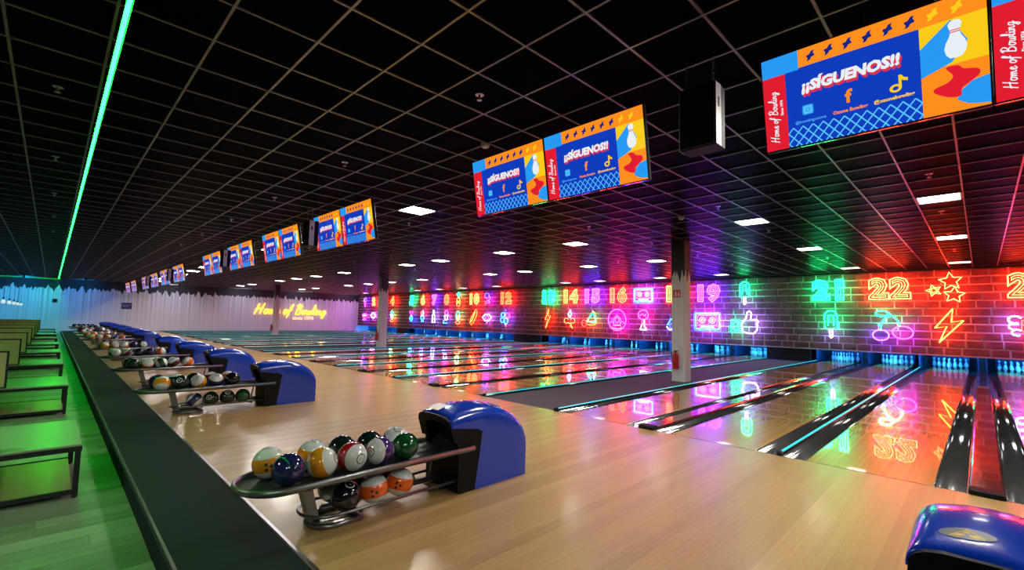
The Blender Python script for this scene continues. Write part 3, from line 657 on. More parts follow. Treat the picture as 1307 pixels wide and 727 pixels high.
# yellow sign on the far wall
e = empty('neon_sign', (13.15, FAR_Y-0.07, 1.55)); tag(e, 'yellow script neon lettering Home of Bowling on the white far wall', 'neon sign')
M['sign_yellow'] = mat('sign_tube_yellow', (0.5, 0.4, 0.1), 0.4, emit=(1.0, 0.52, 0.02), es=3.4); M['sign_cream'] = mat('sign_tube_cream', (0.5, 0.4, 0.3), 0.4, emit=(1.0, 0.6, 0.3), es=2.2)
strokes, wd = script('Home of Bowling', 1.0)
ks = 6.55/wd
for s_ in strokes:
    MB().tube([(u*ks, 0, v*0.92) for u, v in s_], 0.042, 6).build('neon_tube', M['sign_yellow'], e)
v, f = text_geo('since 1974', 0.46, True)
MB().add([(4.35+p[0], 0.0, -0.36+p[1]) for p in v] , f).build('neon_tube', M['sign_cream'], e)
MB().box(0.4, 6.3, 0.035, 0.066, 0.18, 0.24).build('mounting_rail', M['white'], e)

# ------------------------------------------------------------------ ball returns
def hood_mesh():
    """blue shell: rounded arch sections lofted along X; front edge slants, sides open in front for the black mouth"""
    st = [(2.50, .665, .575), (2.53, .69, .57), (2.60, .712, .56), (2.70, .730, .545), (2.80, .737, .532), (2.86, .738, .50), (2.90, .737, .0), (3.0, .728, .0), (3.1, .706, .0), (3.2, .672, .0), (3.29, .625, .0), (3.36, .57, .0), (3.41, .51, .0), (3.435, .45, .0), (3.44, .41, .0)]
    HW = 0.25; rows = []
    for x, zt, zb in st:
        half = []
        R_ = min(0.10, (zt-zb)*0.6); rings = []
        full = zb == 0.0
        for k in range(4):
            z = zb + (zt-R_-0.02-zb)*k/3
            xx = x - (0.11*(1-min(1, z/0.48)) if full and x < 3.2 else 0)*max(0, (3.2-x)/0.3 if x > 2.9 else 1)
            hw = HW - (0.02*(1-z/0.4) if z < 0.4 else 0) * 0.3
            rings.append((xx, hw, z))
        for k in range(1, 6):
            a = PI/2*k/5
            rings.append((x, HW-R_+R_*math.cos(a), zt-R_-0.02+R_*math.sin(a)))
        rings.append((x, HW*0.3, zt-0.004)); rings.append((x, 0, zt))
        row_ = [(p[0], -p[1], p[2]) for p in rings] + [(p[0], p[1], p[2]) for p in rings[::-1][1:]]
        rows.append(row_)
    m = len(rows[0]); mb = MB()
    v = [p for r_ in rows for p in r_]
    mb.add(v, [(i*m+k, i*m+k+1, (i+1)*m+k+1, (i+1)*m+k) for i in range(len(rows)-1) for k in range(m-1)], 0, True)
    mb.add(rows[-1], [tuple(range(m))], 0)
    # inner lip thickness along the front edge
    fr = rows[0]; inn = [(p[0]+0.004, p[1]*0.93, p[2]-0.02 if abs(p[1]) < 0.2 else p[2]) for p in fr]
    mb.add(fr+inn, [(k, k+m, k+m+1, k+1) for k in range(m-1)], 0)
    return weld(mb.mesh('hood', M['hood']))
def hood_front():
    """black mouth: deep arch frame at the front plus the body that fills the recess under the shell"""
    mb = MB(); HW = 0.243
    body = [(2.62, 0.0), (2.60, 0.02), (2.60, 0.36), (2.64, 0.44), (2.64, 0.45), (2.82, 0.52), (3.05, 0.56), (3.05, 0.0)]
    mb.prism(body, 1, -HW, HW)
    cheek = [(2.60, 0.36), (2.57, 0.46), (2.535, 0.56), (2.56, 0.60), (2.95, 0.62), (3.05, 0.5), (2.75, 0.36)]
    mb.prism(cheek, 1, -HW-0.001, -0.175); mb.prism(cheek, 1, 0.175, HW+0.001)
    # arch ring in front of the mouth
    def arch(hw, top, bot, n=10):
        pts = [(-hw, bot)]
        for k in range(n+1):
            a = PI - PI*k/n; ca, sa = math.cos(a), math.sin(a)
            pts.append((hw*math.copysign(abs(ca)**0.5, ca), top-0.13+0.13*abs(sa)**0.6))
        return pts + [(hw, bot)]
    o, i_ = arch(0.247, 0.668, 0.44), arch(0.165, 0.60, 0.44); n = len(o)
    for (xa, xb) in ((2.475, 2.66),):
        def X(x, z): return x + (0.07*(1-(z-0.44)/0.22) if z < 0.66 else 0)
        v = [(X(xa, p[1]), p[0], p[1]) for p in o] + [(X(xa, p[1])+0.012, p[0], p[1]) for p in i_] + [(xb, p[0], p[1]) for p in o] + [(xb, p[0], p[1]) for p in i_]
        f = []
        for k in range(n-1):
            f += [(k, k+1, n+k+1, n+k), (2*n+k, 2*n+k+1, k+1, k), (n+k, n+k+1, 3*n+k+1, 3*n+k)]
        mb.add(v, f, 0, False)
        mb.add([(xb, p[0], p[1]) for p in o], [tuple(range(n))], 0)
    return weld(mb.mesh('ball_mouth', M['black']))
hood_me, mouth_me = hood_mesh(), hood_front()
TRAY_Z, TIP = 0.36, 0.93
def outline(hw, x0, x1, n=10, ecc=1.0):
    return [(x1, -hw)] + [(x0+ecc*hw-ecc*hw*math.cos(a), -hw*math.sin(a) if False else -hw*math.cos(PI/2-a)*0 - hw*math.sin(PI/2 - (a))) for a in []] + [(x0+ecc*hw*(1-math.sin(t)), -hw*math.cos(t)) for t in [PI/2*k/n for k in range(n+1)]] + [(x0+ecc*hw*(1-math.sin(t)), hw*math.cos(t)) for t in [PI/2*k/n for k in range(n, -1, -1)]][1:] + [(x1, hw)]
tray_pl = outline(0.245, TIP+0.015, 2.62)
tray_me = MB().prism(tray_pl, 2, TRAY_Z-0.02, TRAY_Z).mesh('tray', M['tray'])
rim_me = MB().tube([(x, y, TRAY_Z+0.012) for x, y in outline(0.262, TIP, 2.76)], 0.016, 8, flat=1.5).mesh('rim_rail', M['steel'])
div_me = MB().prism([(-0.012, TRAY_Z), (0, TRAY_Z+0.022), (0.012, TRAY_Z)], 0, 1.15, 2.55).mesh('row_divider', M['steel'])
low = outline(0.20, 1.36, 2.60)
loop_me = MB().tube([(x, y, 0.105) for x, y in low], 0.012, 7).mesh('lower_rail', M['steel'])
inn_me = MB().tube([(2.60, -0.03, 0.105), (1.52, -0.03, 0.105), (1.505, 0, 0.105), (1.52, 0.03, 0.105), (2.60, 0.03, 0.105)], 0.012, 6).mesh('lower_rail', M['steel'])
cross_me = MB()
for x in (1.745, 2.43): cross_me.tube([(x, -0.20, 0.105), (x, -0.17, 0.068), (x, 0.17, 0.068), (x, 0.20, 0.105)], 0.008, 5)
cross_me = cross_me.mesh('cross_bar', M['steel'])
foot_me = MB().tube([(x, y, 0.02) for x, y in outline(0.16, 1.42, 1.75)] , 0.02, 7, True).mesh('foot_loop', M['steel'])
post_me = MB().prism([(1.33, TRAY_Z-0.02), (1.41, TRAY_Z-0.02), (1.49, 0.02), (1.42, 0.02)], 1, -0.045, 0.045).mesh('post', M['steel'])
strut_me = MB().tube([(2.50, 0, TRAY_Z-0.02), (2.46, 0, 0.105)], 0.011, 6).mesh('strut', M['steel'])
def sticker(kind):
    mb = MB()
    if kind == 'label':
        us = [(2.525, .6952), (2.56, .7055), (2.60, .7155), (2.66, .7235)]
        for a, b_ in zip(us[:-1], us[1:]):
            mb.add([(a[0], -0.02, a[1]), (b_[0], -0.02, b_[1]), (b_[0], 0.15, b_[1]-.002), (a[0], 0.15, a[1]-.002)], [(0, 1, 2, 3)], 0)
        return mb.mesh('sticker', M['white'])
    return None
stk_me = sticker('label')
M['yellow_mark'] = mat('warning_yellow', (0.75, 0.55, 0.06), 0.5); M['grey_decal'] = mat('grey_decal', (0.16, 0.17, 0.2), 0.4)
def warning():
    mb = MB(); top = [(2.50, .665), (2.53, .69), (2.60, .712), (2.70, .726), (2.80, .728)]
    def on(x, y):
        for (a, za), (b_, zb) in zip(top[:-1], top[1:]):
            if a <= x <= b_: z = za+(zb-za)*(x-a)/(b_-a); break
        d = 0.25*0.3
        z2 = z-0.004*min(1, abs(y)/d) if abs(y) < d else z-0.004-(0.016)*(abs(y)-d)/(0.15-d)
        return (x, y, z2+0.004)
    ov = [(2.63+0.045*math.cos(t), 0.07+0.085*math.sin(t)) for t in [2*PI*k/16 for k in range(16)]]
    mb.add([on(2.63, 0.07)]+[on(x, y) for x, y in ov], [(0, k+1, (k+1) % 16+1) for k in range(16)], 0)
    up2 = lambda p: (p[0], p[1], p[2]+0.001)
    tri = [(2.60, 0.125), (2.60, 0.015), (2.662, 0.07)]; cx = (2.62, 0.07)
    inner = [(cx[0]+(x-cx[0])*0.82, cx[1]+(y-cx[1])*0.82) for x, y in tri]
    mb.add([up2(on(*p)) for p in tri]+[up2(on(*p)) for p in inner], [(0, 1, 4, 3), (1, 2, 5, 4), (2, 0, 3, 5)], 1)
    mb.add([up2(on(*p)) for p in ((2.606, 0.11), (2.606, 0.03), (2.620, 0.04), (2.620, 0.10))], [(0, 1, 2, 3)], 1)
    mb.add([up2(on(*p)) for p in ((2.628, 0.085), (2.628, 0.055), (2.645, 0.07))], [(0, 1, 2)], 1)
    return mb.mesh('warning_sticker', [M['grey_decal'], M['yellow_mark']])
RET_Y = [0.0, 3.48] + [c-0.03 for c in CENT[2:]]
RET_N = ['corner ball return', 'nearest ball return'] + ['%s ball return' % o for o in ('third', 'fourth', 'fifth', 'sixth', 'seventh', 'eighth', 'ninth', 'tenth', 'eleventh', 'twelfth')]
def make_return():
    e = empty('ball_return')
    for nm, me in (('hood', hood_me), ('ball_mouth', mouth_me), ('tray', tray_me), ('rim_rail', rim_me), ('row_divider', div_me), ('lower_rail', loop_me), ('lower_rail', inn_me), ('cross_bar', cross_me), ('foot_loop', foot_me), ('post', post_me), ('strut', strut_me)):
        inst(nm, me, e)
    return e
proto = make_return()
for i, y in enumerate(RET_Y):
    o = proto if i == 0 else copy_tree(proto)
    o.location = (0, y, 0)
    tag(o, 'blue hooded bowling ball rack on the approach, the %s' % RET_N[i], 'ball return', 'ball returns along the approach')
for i, o in enumerate([x for x in COL.objects if x.name.startswith('ball_return')]):
    if i == 0: inst('warning_sticker', warning(), o)
    elif i == 1: inst('sticker', stk_me, o)

# ------------------------------------------------------------------ bowling balls
BC = {'orange': (0.72, 0.28, 0.01), 'red-orange': (0.80, 0.13, 0.012), 'red': (0.36, 0.008, 0.012), 'purple': (0.05, 0.012, 0.14), 'navy': (0.010, 0.016, 0.085), 'black': (0.006, 0.006, 0.008), 'green': (0.005, 0.075, 0.022), 'dark green': (0.004, 0.022, 0.012), 'blue': (0.008, 0.03, 0.22), 'maroon': (0.09, 0.006, 0.012)}
M['ball_white'] = mat('ball_white', (0.66, 0.74, 0.70), 0.12, coat=0.6, noise=0.08, nscale=8)
def stripe_mat(nm, c):
    m, N, L, b = nmat('ball_stripe_'+nm)
    tc = N.new('ShaderNodeTexCoord'); sp = N.new('ShaderNodeSeparateXYZ'); L.new(tc.outputs['Object'], sp.inputs[0])
    fac = mth(N, L, 'LESS_THAN', mth(N, L, 'ABSOLUTE', sp.outputs['Z']), 0.046)
    mx = N.new('ShaderNodeMix'); mx.data_type = 'RGBA'; mx.inputs[6].default_value = (0.66, 0.74, 0.70, 1); mx.inputs[7].default_value = (*c, 1)
    L.new(fac, mx.inputs[0]); L.new(mx.outputs[2], b.inputs['Base Color']); b.inputs['Roughness'].default_value = 0.12; b.inputs['Coat Weight'].default_value = 0.6
    return m
BR = 0.108
def sphere_geo(nu=28, nv=18):
    v = [(0, 0, -BR)]; f = []
    for j in range(1, nv):
        t = -PI/2+PI*j/nv
        v += [(BR*math.cos(t)*math.cos(2*PI*i/nu), BR*math.cos(t)*math.sin(2*PI*i/nu), BR*math.sin(t)) for i in range(nu)]
    v.append((0, 0, BR)); top = len(v)-1
    for i in range(nu):
        f.append((0, 1+(i+1) % nu, 1+i)); b_ = 1+(nv-2)*nu; f.append((top, b_+i, b_+(i+1) % nu))
    for j in range(nv-2):
        for i in range(nu):
            a = 1+j*nu; f.append((a+i, a+(i+1) % nu, a+nu+(i+1) % nu, a+nu+i))
    return v, f
SV, SF = sphere_geo(); ball_me = {}; small_me = {}
SV2, SF2 = sphere_geo(16, 11)
def ball_mesh(col, stripe, small=False):
    d = small_me if small else ball_me
    if (col, stripe) not in d:
        key = 'ball_%s_%s' % (col, stripe)
        m = bpy.data.materials.get(key)
        if m is None:
            m = stripe_mat(col, BC[col]) if stripe else mat(key, BC[col], 0.12, coat=0.7, noise=0.5, nscale=14)
            m.name = key
        d[(col, stripe)] = MB().add(*((SV2, SF2) if small else (SV, SF)), 0, True).mesh('bowling_ball', m)
    return d[(col, stripe)]
M['ball_ink'] = mat('ball_ink', (0.01, 0.01, 0.012), 0.4)
def proj(p, lift=0.0009):
    x, y = p[0], p[1]; z = math.sqrt(max(1e-6, BR*BR-x*x-y*y)); k = (BR+lift)/BR
    return (x*k, y*k, z*k)
num_me = {}
def number_mesh(txt, ink, disc):
    key = (txt, ink, disc)
    if key not in num_me:
        mb = MB(); n = 20
        if disc:
            mb.add([proj((0, 0))]+[proj((0.036*math.cos(2*PI*k/n), 0.036*math.sin(2*PI*k/n))) for k in range(n)], [(0, k+1, (k+1) % n+1) for k in range(n)], 1, True)
        for r0_, r1_ in ((0.030, 0.036),) if not disc else ((0.026, 0.029),):
            mb.add([proj((r0_*math.cos(2*PI*k/n), r0_*math.sin(2*PI*k/n)), .0014) for k in range(n)]+[proj((r1_*math.cos(2*PI*k/n), r1_*math.sin(2*PI*k/n)), .0014) for k in range(n)], [(k, k+n, (k+1) % n+n, (k+1) % n) for k in range(n)], 0, True)
        v, f = text_geo(txt, 0.042)
        mb.add([proj((p[0], p[1]), .0016) for p in v], f, 0)
        num_me[key] = mb.mesh('number', [M[ink], M['ball_white']])
    return num_me[key]
hole = MB()
for (hx, hz) in ((0.0, 0.012), (0.0, -0.024), (0.032, -0.004)):
    n = 10; cpt = Vector((hx, -math.sqrt(BR*BR-hx*hx-hz*hz), hz)).normalized(); a = cpt.orthogonal().normalized(); b_ = cpt.cross(a)
    hole.add([(cpt*(BR+0.0012))]+[(cpt*BR+a*0.011*math.cos(2*PI*k/n)+b_*0.011*math.sin(2*PI*k/n)).normalized()*(BR+0.0012) for k in range(n)], [(0, k+1, (k+1) % n+1) for k in range(n)])
hole_me = hole.mesh('finger_holes', M['ball_ink'])
def add_ball(x, y, z, col, stripe, pole, txt, where, ri, holes=True, spin=0.0, detail=True):
    o = inst('bowling_ball', ball_mesh(col, stripe, not detail), None, (x, y, z)); o.rotation_mode = 'QUATERNION'
    o.rotation_quaternion = Vector(pole).to_track_quat('Z', 'Y') @ Quaternion((0, 0, 1), 0.0 if spin == 'cam' else spin)
    tag(o, '%s ball, %s, %s' % ((col + ' and white striped') if stripe else 'plain ' + col, where, RET_N[ri]), 'bowling ball', 'bowling balls on the racks')
    if spin == 'cam':
        q0 = Vector(pole).to_track_quat('Z', 'Y'); dc = (Vector((0, 0, CAM_Z))-Vector((x, y, z))).normalized()
        best = max(range(72), key=lambda k: (q0 @ Quaternion((0, 0, 1), k*PI/36) @ Vector((0.15, -1, 0))).dot(dc))
        o.rotation_quaternion = q0 @ Quaternion((0, 0, 1), best*PI/36)
    if detail:
        inst('number', number_mesh(txt, 'ball_ink', not stripe), o)
        if holes: inst('finger_holes', hole_me, o)
    return o
ZU, ZL = TRAY_Z+BR, 0.1065+math.sqrt(0.120**2-0.085**2)
Y1 = RET_Y[1]
NEAR1 = [('navy', 0, (.6, .5, .6), '6'), ('orange', 1, (.68, -.62, .30), '5'), ('red', 1, (.16, -.95, .02), '11'), ('purple', 1, (-.90, -.30, .15), '12'), ('green', 0, (.5, .6, .5), '6')]
FAR1 = [('orange', 1, (-.1, .10, 1), '9'), ('orange', 1, (.2, -.1, 1), '9'), ('dark green', 0, (.5, .6, .6), '7'), ('dark green', 0, (.2, .9, .3), '7'), ('blue', 1, (-.05, -.45, .9), '12')]
for i, (c, s_, p, t) in enumerate(NEAR1): add_ball(1.225+i*0.228, Y1-0.115, ZU, c, s_, p, t, '%s from tip in near upper row' % ORD[i], 1, spin=i*1.3)
for i, (c, s_, p, t) in enumerate(FAR1): add_ball(1.24+i*0.236-(0.07 if i == 0 else 0), Y1+0.12, ZU, c, s_, p, t, '%s from tip in back upper row' % ORD[i], 1, holes=True, spin='cam' if i == 0 else 2.0)
LOW1 = [('black', 0, (.05, -.45, .9), '8', -0.115), ('red-orange', 1, (-.1, .1, 1), '13', -0.115), ('red-orange', 1, (.25, -.05, 1), '13', -0.115), ('navy', 1, (-.8, -.3, .4), '10', 0.115), ('maroon', 0, (0, .5, .8), '3', 0.115), ('blue', 1, (.6, -.5, .6), '10', 0.115)]
for i, (c, s_, p, t, dy) in enumerate(LOW1):
    k = i % 3; add_ball(1.645+k*0.228+(0.06 if dy > 0 and k == 2 else 0), Y1+dy, ZL, c, s_, p, t, '%s from tip in %s lower row' % (ORD[k], 'near' if dy < 0 else 'back'), 1, spin='cam' if i in (1, 2) else 0.5)
N2 = {2: ([('orange', 1, (.1, .5, .85), '9'), ('dark green', 0, (-.3, -.8, .4), '3'), ('orange', 1, (-.5, -.6, .55), '9'), ('navy', 1, (0, -.5, .85), '12'), ('black', 0, (.2, .5, .8), '8')],
          [('navy', 0, (.1, .4, .9), '2'), ('dark green', 1, (.1, .3, 1), '14'), ('black', 0, (.1, .3, 1), '8'), ('maroon', 1, (.1, .3, 1), '15'), ('red-orange', 1, (.1, .3, 1), '13')],
          [('navy', 1, (-.6, .2, .6), '10'), ('dark green', 0, (-.4, -.8, .3), '3'), ('dark green', 0, (-.1, -.6, .7), '3'), ('green', 0, (.4, .5, .6), '6')])}
pal = [('orange', 1), ('red-orange', 1), ('navy', 0), ('dark green', 0), ('black', 0), ('blue', 1), ('red', 1), ('purple', 1), ('maroon', 0), ('green', 1), ('maroon', 1), ('navy', 1), ('orange', 1), ('blue', 1)]
for ri in range(2, len(RET_Y)):
    y = RET_Y[ri]; det = ri <= 5
    rows_ = N2.get(ri) or tuple([(lambda q: (q[0], q[1], (rnd.uniform(-1, 1), rnd.uniform(-1, .5), rnd.uniform(.1, 1)), str(rnd.randint(6, 15))))(rnd.choice(pal)) for _ in range(n_)] for n_ in (rnd.choice((4, 5, 5)), rnd.choice((4, 5)), rnd.choice((0, 3, 4))))
    for (lst, dy, z, x0, dx, nm) in ((rows_[0], -0.115, ZU, 1.23, 0.228, 'near upper row'), (rows_[1], 0.12, ZU, 1.2, 0.232, 'back upper row'), (rows_[2], -0.115, ZL, 1.64, 0.222, 'near lower row')):
        for i, (c, s_, p, t) in enumerate(lst): add_ball(x0+i*dx+rnd.uniform(0, 0.006), y+dy, z, c, s_, p, t, '%s from tip in %s' % (ORD[i], nm), ri, spin=rnd.random()*6, detail=det)

# ------------------------------------------------------------------ monitors
TW, TH = 1.235, 0.70
def em(nm, c, s_=1.0):
    return mat('screen_'+nm, (0.004, 0.004, 0.005), 0.12, emit=c, es=s_, sample=False)
SC = [em('blue', (0.004, 0.045, 0.50)), em('sky', (0.02, 0.32, 0.90)), em('orange', (1.0, 0.27, 0.012)), em('red', (0.75, 0.012, 0.03)), em('yellow', (0.95, 0.60, 0.01)), em('white', (0.80, 0.86, 0.92)), em('navy', (0.008, 0.02, 0.20)), em('lattice', (0.10, 0.55, 1.0)), em('scarlet', (0.75, 0.03, 0.05))]
def screen_mesh():
    """flat print in screen units: u to the right 0..1, v down 0..1"""
    mb = MB(); lay = [0]
    def P(u, v, l): return (-0.0006*l, -(u-0.5)*TW, (0.5-v)*TH)
    def pg(pts, mi, l): mb.add([P(u, v, l) for u, v in pts], [tuple(range(len(pts)))], mi)
    def rect(u0, u1, v0, v1, mi, l): pg([(u0, v0), (u1, v0), (u1, v1), (u0, v1)], mi, l)
    def txt(s_, size, u, v, mi, l, rot=0.0, shear=0.0, sx=1.0, bold=0.0):
        V, F = text_geo(s_, size, True, 0.0, bold)
        cr, sr = math.cos(rot), math.sin(rot)
        mb.add([(-0.0006*l, -((u-0.5)*TW + (p[0]*sx+shear*p[1])*cr - p[1]*sr), (0.5-v)*TH + (p[0]*sx)*sr + p[1]*cr) for p in V], F, mi)
    def strokes(word, size, u, v, mi, l, th, rot=0.0):
        ss, wd = script(word, size, n=3); cr, sr = math.cos(rot), math.sin(rot)
        for s_ in ss:
            pts = [Vector((p[0]-wd/2, p[1]-size*0.3)) for p in s_]
            L_, R_ = [], []
            for i in range(len(pts)):
                t = (pts[min(i+1, len(pts)-1)]-pts[max(i-1, 0)])
                t = t.normalized() if t.length > 1e-7 else Vector((1, 0)); nrm = Vector((-t.y, t.x))*th
                L_.append(pts[i]+nrm); R_.append(pts[i]-nrm)
            vv = L_+R_; n = len(pts)
            mb.add([(-0.0006*l, -((u-0.5)*TW + p.x*cr-p.y*sr), (0.5-v)*TH + p.x*sr+p.y*cr) for p in vv], [(i, i+1, n+i+1, n+i) for i in range(n-1)], mi)
    def blob(pts, mi, l):
        q = bez(pts+pts[:3], 4)[4:4*(len(pts)+1)]
        pg(q, mi, l)
    rect(0, 1, 0, 1, 0, 0)
    rect(0, .2, 0, .2, 1, 1); rect(.2, 1, 0, .185, 2, 1); rect(0, .125, .2, 1, 3, 1)
    rect(.75, 1, .185, .58, 4, 1); rect(.75, 1, .58, 1, 2, 1)
    pg([(.75, .38), (.87, .19), (.93, .40), (.87, .56), (.75, .64)], 1, 2)
    pg([(.88, .9), (.90, .82), (.94, .76), (1, .74), (1, .98), (.96, .97), (.92, .95)], 1, 2)
    blob([(.845, .60), (.89, .60), (.91, .64), (.96, .67), (.965, .72), (.93, .77), (.90, .81), (.895, .87), (.85, .86), (.80, .80), (.80, .76), (.85, .73), (.87, .68)], 3, 3)
    pinp = [(0, .0), (.018, .01), (.026, .035), (.022, .065), (.017, .10), (.022, .14), (.036, .19), (.042, .24), (.036, .29), (.022, .325), (0, .33)]
    pp = [(.885+a, .20+b_) for a, b_ in pinp] + [(.885-a, .20+b_) for a, b_ in pinp[::-1][1:-1]]
    pg(pp, 5, 4); rect(.866, .904, .283, .291, 3, 5); rect(.865, .905, .300, .308, 3, 5)
    def squig(u, v, s_, mi):
        pts = [(-.026, -.012), (-.006, -.022), (.004, -.05), (.024, -.058), (.018, -.03), (.026, .010), (.006, .022), (-.004, .05), (-.024, .058), (-.018, .03)]
        blob([(u+a*s_, v+b_*s_) for a, b_ in pts], mi, 2)
    for i in range(8): squig(.265+i*.09, .095, .82, 6 if i < 6 else 4)
    txt('\u00a1\u00a1S\u00cdGUENOS!!', 0.098, .447, .428, 8, 3, 0.0, .12, 1.0, .0055); txt('\u00a1\u00a1S\u00cdGUENOS!!', 0.098, .44, .40, 5, 4, 0.0, .12, 1.0, .0055)
    # camera icon, letter f, musical note icon
    def rr(u, v, w_, h_, r, mi, l, hole_=0.0):
        ring = [(u+a, v+b_) for a, b_ in [(q[0]/TW, q[1]/TH) for q in rrect(-w_, w_, -h_, h_, r)]]
        pg(ring, mi, l)
    rr(.235, .64, .036, .036, .012, 1, 2); rr(.235, .64, .028, .028, .008, 7, 3)
    pg([(.235+.017/TW*math.cos(t), .64+.017/TH*math.sin(t)) for t in [2*PI*k/12 for k in range(12)]], 1, 4); pg([(.235+.010/TW*math.cos(t), .64+.010/TH*math.sin(t)) for t in [2*PI*k/12 for k in range(12)]], 7, 5)
    txt('f', 0.125, .435, .62, 2, 2, 0, 0, 1.0, .004)
    no = [(.645, .66, .026, .024)]
    for (u, v, a, b_) in no:
        o_ = [(u+a*math.cos(t), v+b_*1.6*math.sin(t)) for t in [2*PI*k/14 for k in range(14)]]; i_ = [(u+a*.5*math.cos(t), v+b_*.8*math.sin(t)) for t in [2*PI*k/14 for k in range(14)]]
        mb.add([P(x, y, 2) for x, y in o_]+[P(x, y, 2) for x, y in i_], [(k, (k+1) % 14, 14+(k+1) % 14, 14+k) for k in range(14)], 4)
    rect(.659, .671, .545, .665, 4, 2); pg([(.671, .545), (.682, .575), (.697, .585), (.697, .612), (.682, .605), (.671, .592)], 4, 2)
    txt('@bowlingozone', 0.030, .245, .755, 7, 2); txt('Ozone Bowling', 0.032, .44, .75, 2, 2, 0, 0, 1.0, .0012); txt('@ozonebowling', 0.032, .635, .745, 4, 2, 0, 0, 1.0, .0012)
    # wire lattice along the bottom
    a0, a1, b0, b1 = .125, .75, .80, 1.0
    def seg(p, q, th):
        # clip to the window
        t0, t1 = 0.0, 1.0
        for d, lo, hi, s0 in ((q[0]-p[0], a0, a1, p[0]), (q[1]-p[1], b0, b1, p[1])):
            if abs(d) < 1e-9:
                if not lo <= s0 <= hi: return
                continue
            x0, x1 = (lo-s0)/d, (hi-s0)/d; t0 = max(t0, min(x0, x1)); t1 = min(t1, max(x0, x1))
        if t1-t0 < 0.02: return
        P0 = Vector(((p[0]+(q[0]-p[0])*t0)*TW, (p[1]+(q[1]-p[1])*t0)*TH)); P1 = Vector(((p[0]+(q[0]-p[0])*t1)*TW, (p[1]+(q[1]-p[1])*t1)*TH))
        t = (P1-P0).normalized(); nrm = Vector((-t.y, t.x))*th
        pg([((c.x)/TW, (c.y)/TH) for c in (P0+nrm, P1+nrm, P1-nrm, P0-nrm)], 7, 2)
    for k in range(-6, 20):
        for m_ in range(0, 5):
            u = .10+k*.052+(.026 if m_ % 2 else 0); v = .80+m_*.055
            seg((u, v), (u+.026, v+.055), .0040); seg((u, v), (u-.026, v+.055), .0040)
    strokes('Home of Bowling', 0.058, .058, .64, 5, 2, .0030, PI/2)
    txt('Since 1974', 0.026, .098, .55, 5, 2, PI/2, 0, 1.0, .0008)
    return mb.mesh('screen', SC)
scr_me = screen_mesh()
case_me = MB().rbox(0.001, 0.055, -TW/2-0.008, TW/2+0.008, -TH/2-0.012, TH/2+0.008, 0.008).mesh('case', M['black'])
bez_me = MB()
for (a, b_, c, d) in ((-TW/2-0.008, TW/2+0.008, TH/2, TH/2+0.008), (-TW/2-0.008, TW/2+0.008, -TH/2-0.012, -TH/2), (-TW/2-0.008, -TW/2, -TH/2, TH/2), (TW/2, TW/2+0.008, -TH/2, TH/2)):
    bez_me.box(-0.006, 0.004, a, b_, c, d)
bez_me = bez_me.mesh('bezel', M['black_gloss'])
TILT = math.atan2(0.12, 0.71)
XM, ZM = 3.89, 3.225
def make_tv():
    e = empty('monitor')
    body = inst('case', case_me, e); body.rotation_euler = (0, -TILT, 0)
    s_ = inst('screen', scr_me, e); s_.rotation_euler = (0, -TILT, 0)
    b_ = inst('bezel', bez_me, e); b_.rotation_euler = (0, -TILT, 0)
    inst('ceiling_rod', rod_me, e); inst('mount_plate', plate_me, e)
    return e
rod_me = MB().cyl((0.06, 0, 0.15), (0.06, 0, CEIL-0.013-ZM), 0.016, 8).mesh('ceiling_rod', M['dark_steel'])
plate_me = MB().box(0.03, 0.075, -0.2, 0.2, -0.15, 0.17).mesh('mount_plate', M['dark_steel'])
tv0 = None
for k, c in enumerate(CENT):
    yc = -0.105 if k == 0 else c
    for s_, nm in ((1, 'left'), (-1, 'right')):
        o = make_tv() if tv0 is None else copy_tree(tv0)
        if tv0 is None: tv0 = o
        o.location = (XM, yc+s_*(TW/2+0.010), ZM)
        tag(o, 'hanging monitor with an orange and blue advert, %s of the %s pair from the right' % (nm, ORD[k]), 'monitor', 'monitors above the foul line')

# ------------------------------------------------------------------ hanging loudspeakers
def chain(mb, a, b_, n):
    a, b_ = Vector(a), Vector(b_)
    for i in range(n):
        p = a+(b_-a)*((i+.5)/n); h_ = (b_-a).length/n*0.62
        ax = Vector((1, 0, 0)) if i % 2 else Vector((0, 1, 0))
        mb.tube([p+ax*0.011*math.cos(t)+Vector((0, 0, h_))*math.sin(t) for t in [2*PI*q/8 for q in range(8)]], 0.0035, 4, True)
def make_speaker():
    e = empty('loudspeaker')
    MB().rbox(0.0, 0.19, -0.15, 0.15, -0.26, 0.26, 0.006).build('cabinet', M['black'], e)
    for y in (-0.153, 0.15): MB().box(0.0, 0.10, y, y+0.003, -0.255, 0.255).build('side_panel', M['white'], e)
    MB().rbox(-0.022, 0.0, -0.143, 0.143, -0.253, 0.253, 0.006).build('grille', M['black'], e)
    MB().box(0.04, 0.065, -0.1545, -0.152, 0.06, 0.14).build('handle_recess', M['black'], e)
    for y in (-0.11, 0.11):
        mb = MB(); chain(mb, (0.06, y, 0.262), (0.06, y, CEIL-0.013-3.2), 6); mb.build('chain', M['steel'], e)
    return e
sp0 = None
for i, (y, nm) in enumerate(((1.57, 'large nearest'), (9.75, 'second'), (16.4, 'third'), (25.8, 'fourth'), (32.4, 'fifth'))):
    o = make_speaker() if sp0 is None else copy_tree(sp0)
    sp0 = sp0 or o; o.location = (3.64, y, 3.2)
    tag(o, 'black-fronted white loudspeaker hung on chains, the %s one in the monitor row' % nm, 'loudspeaker', 'loudspeakers between the monitors')

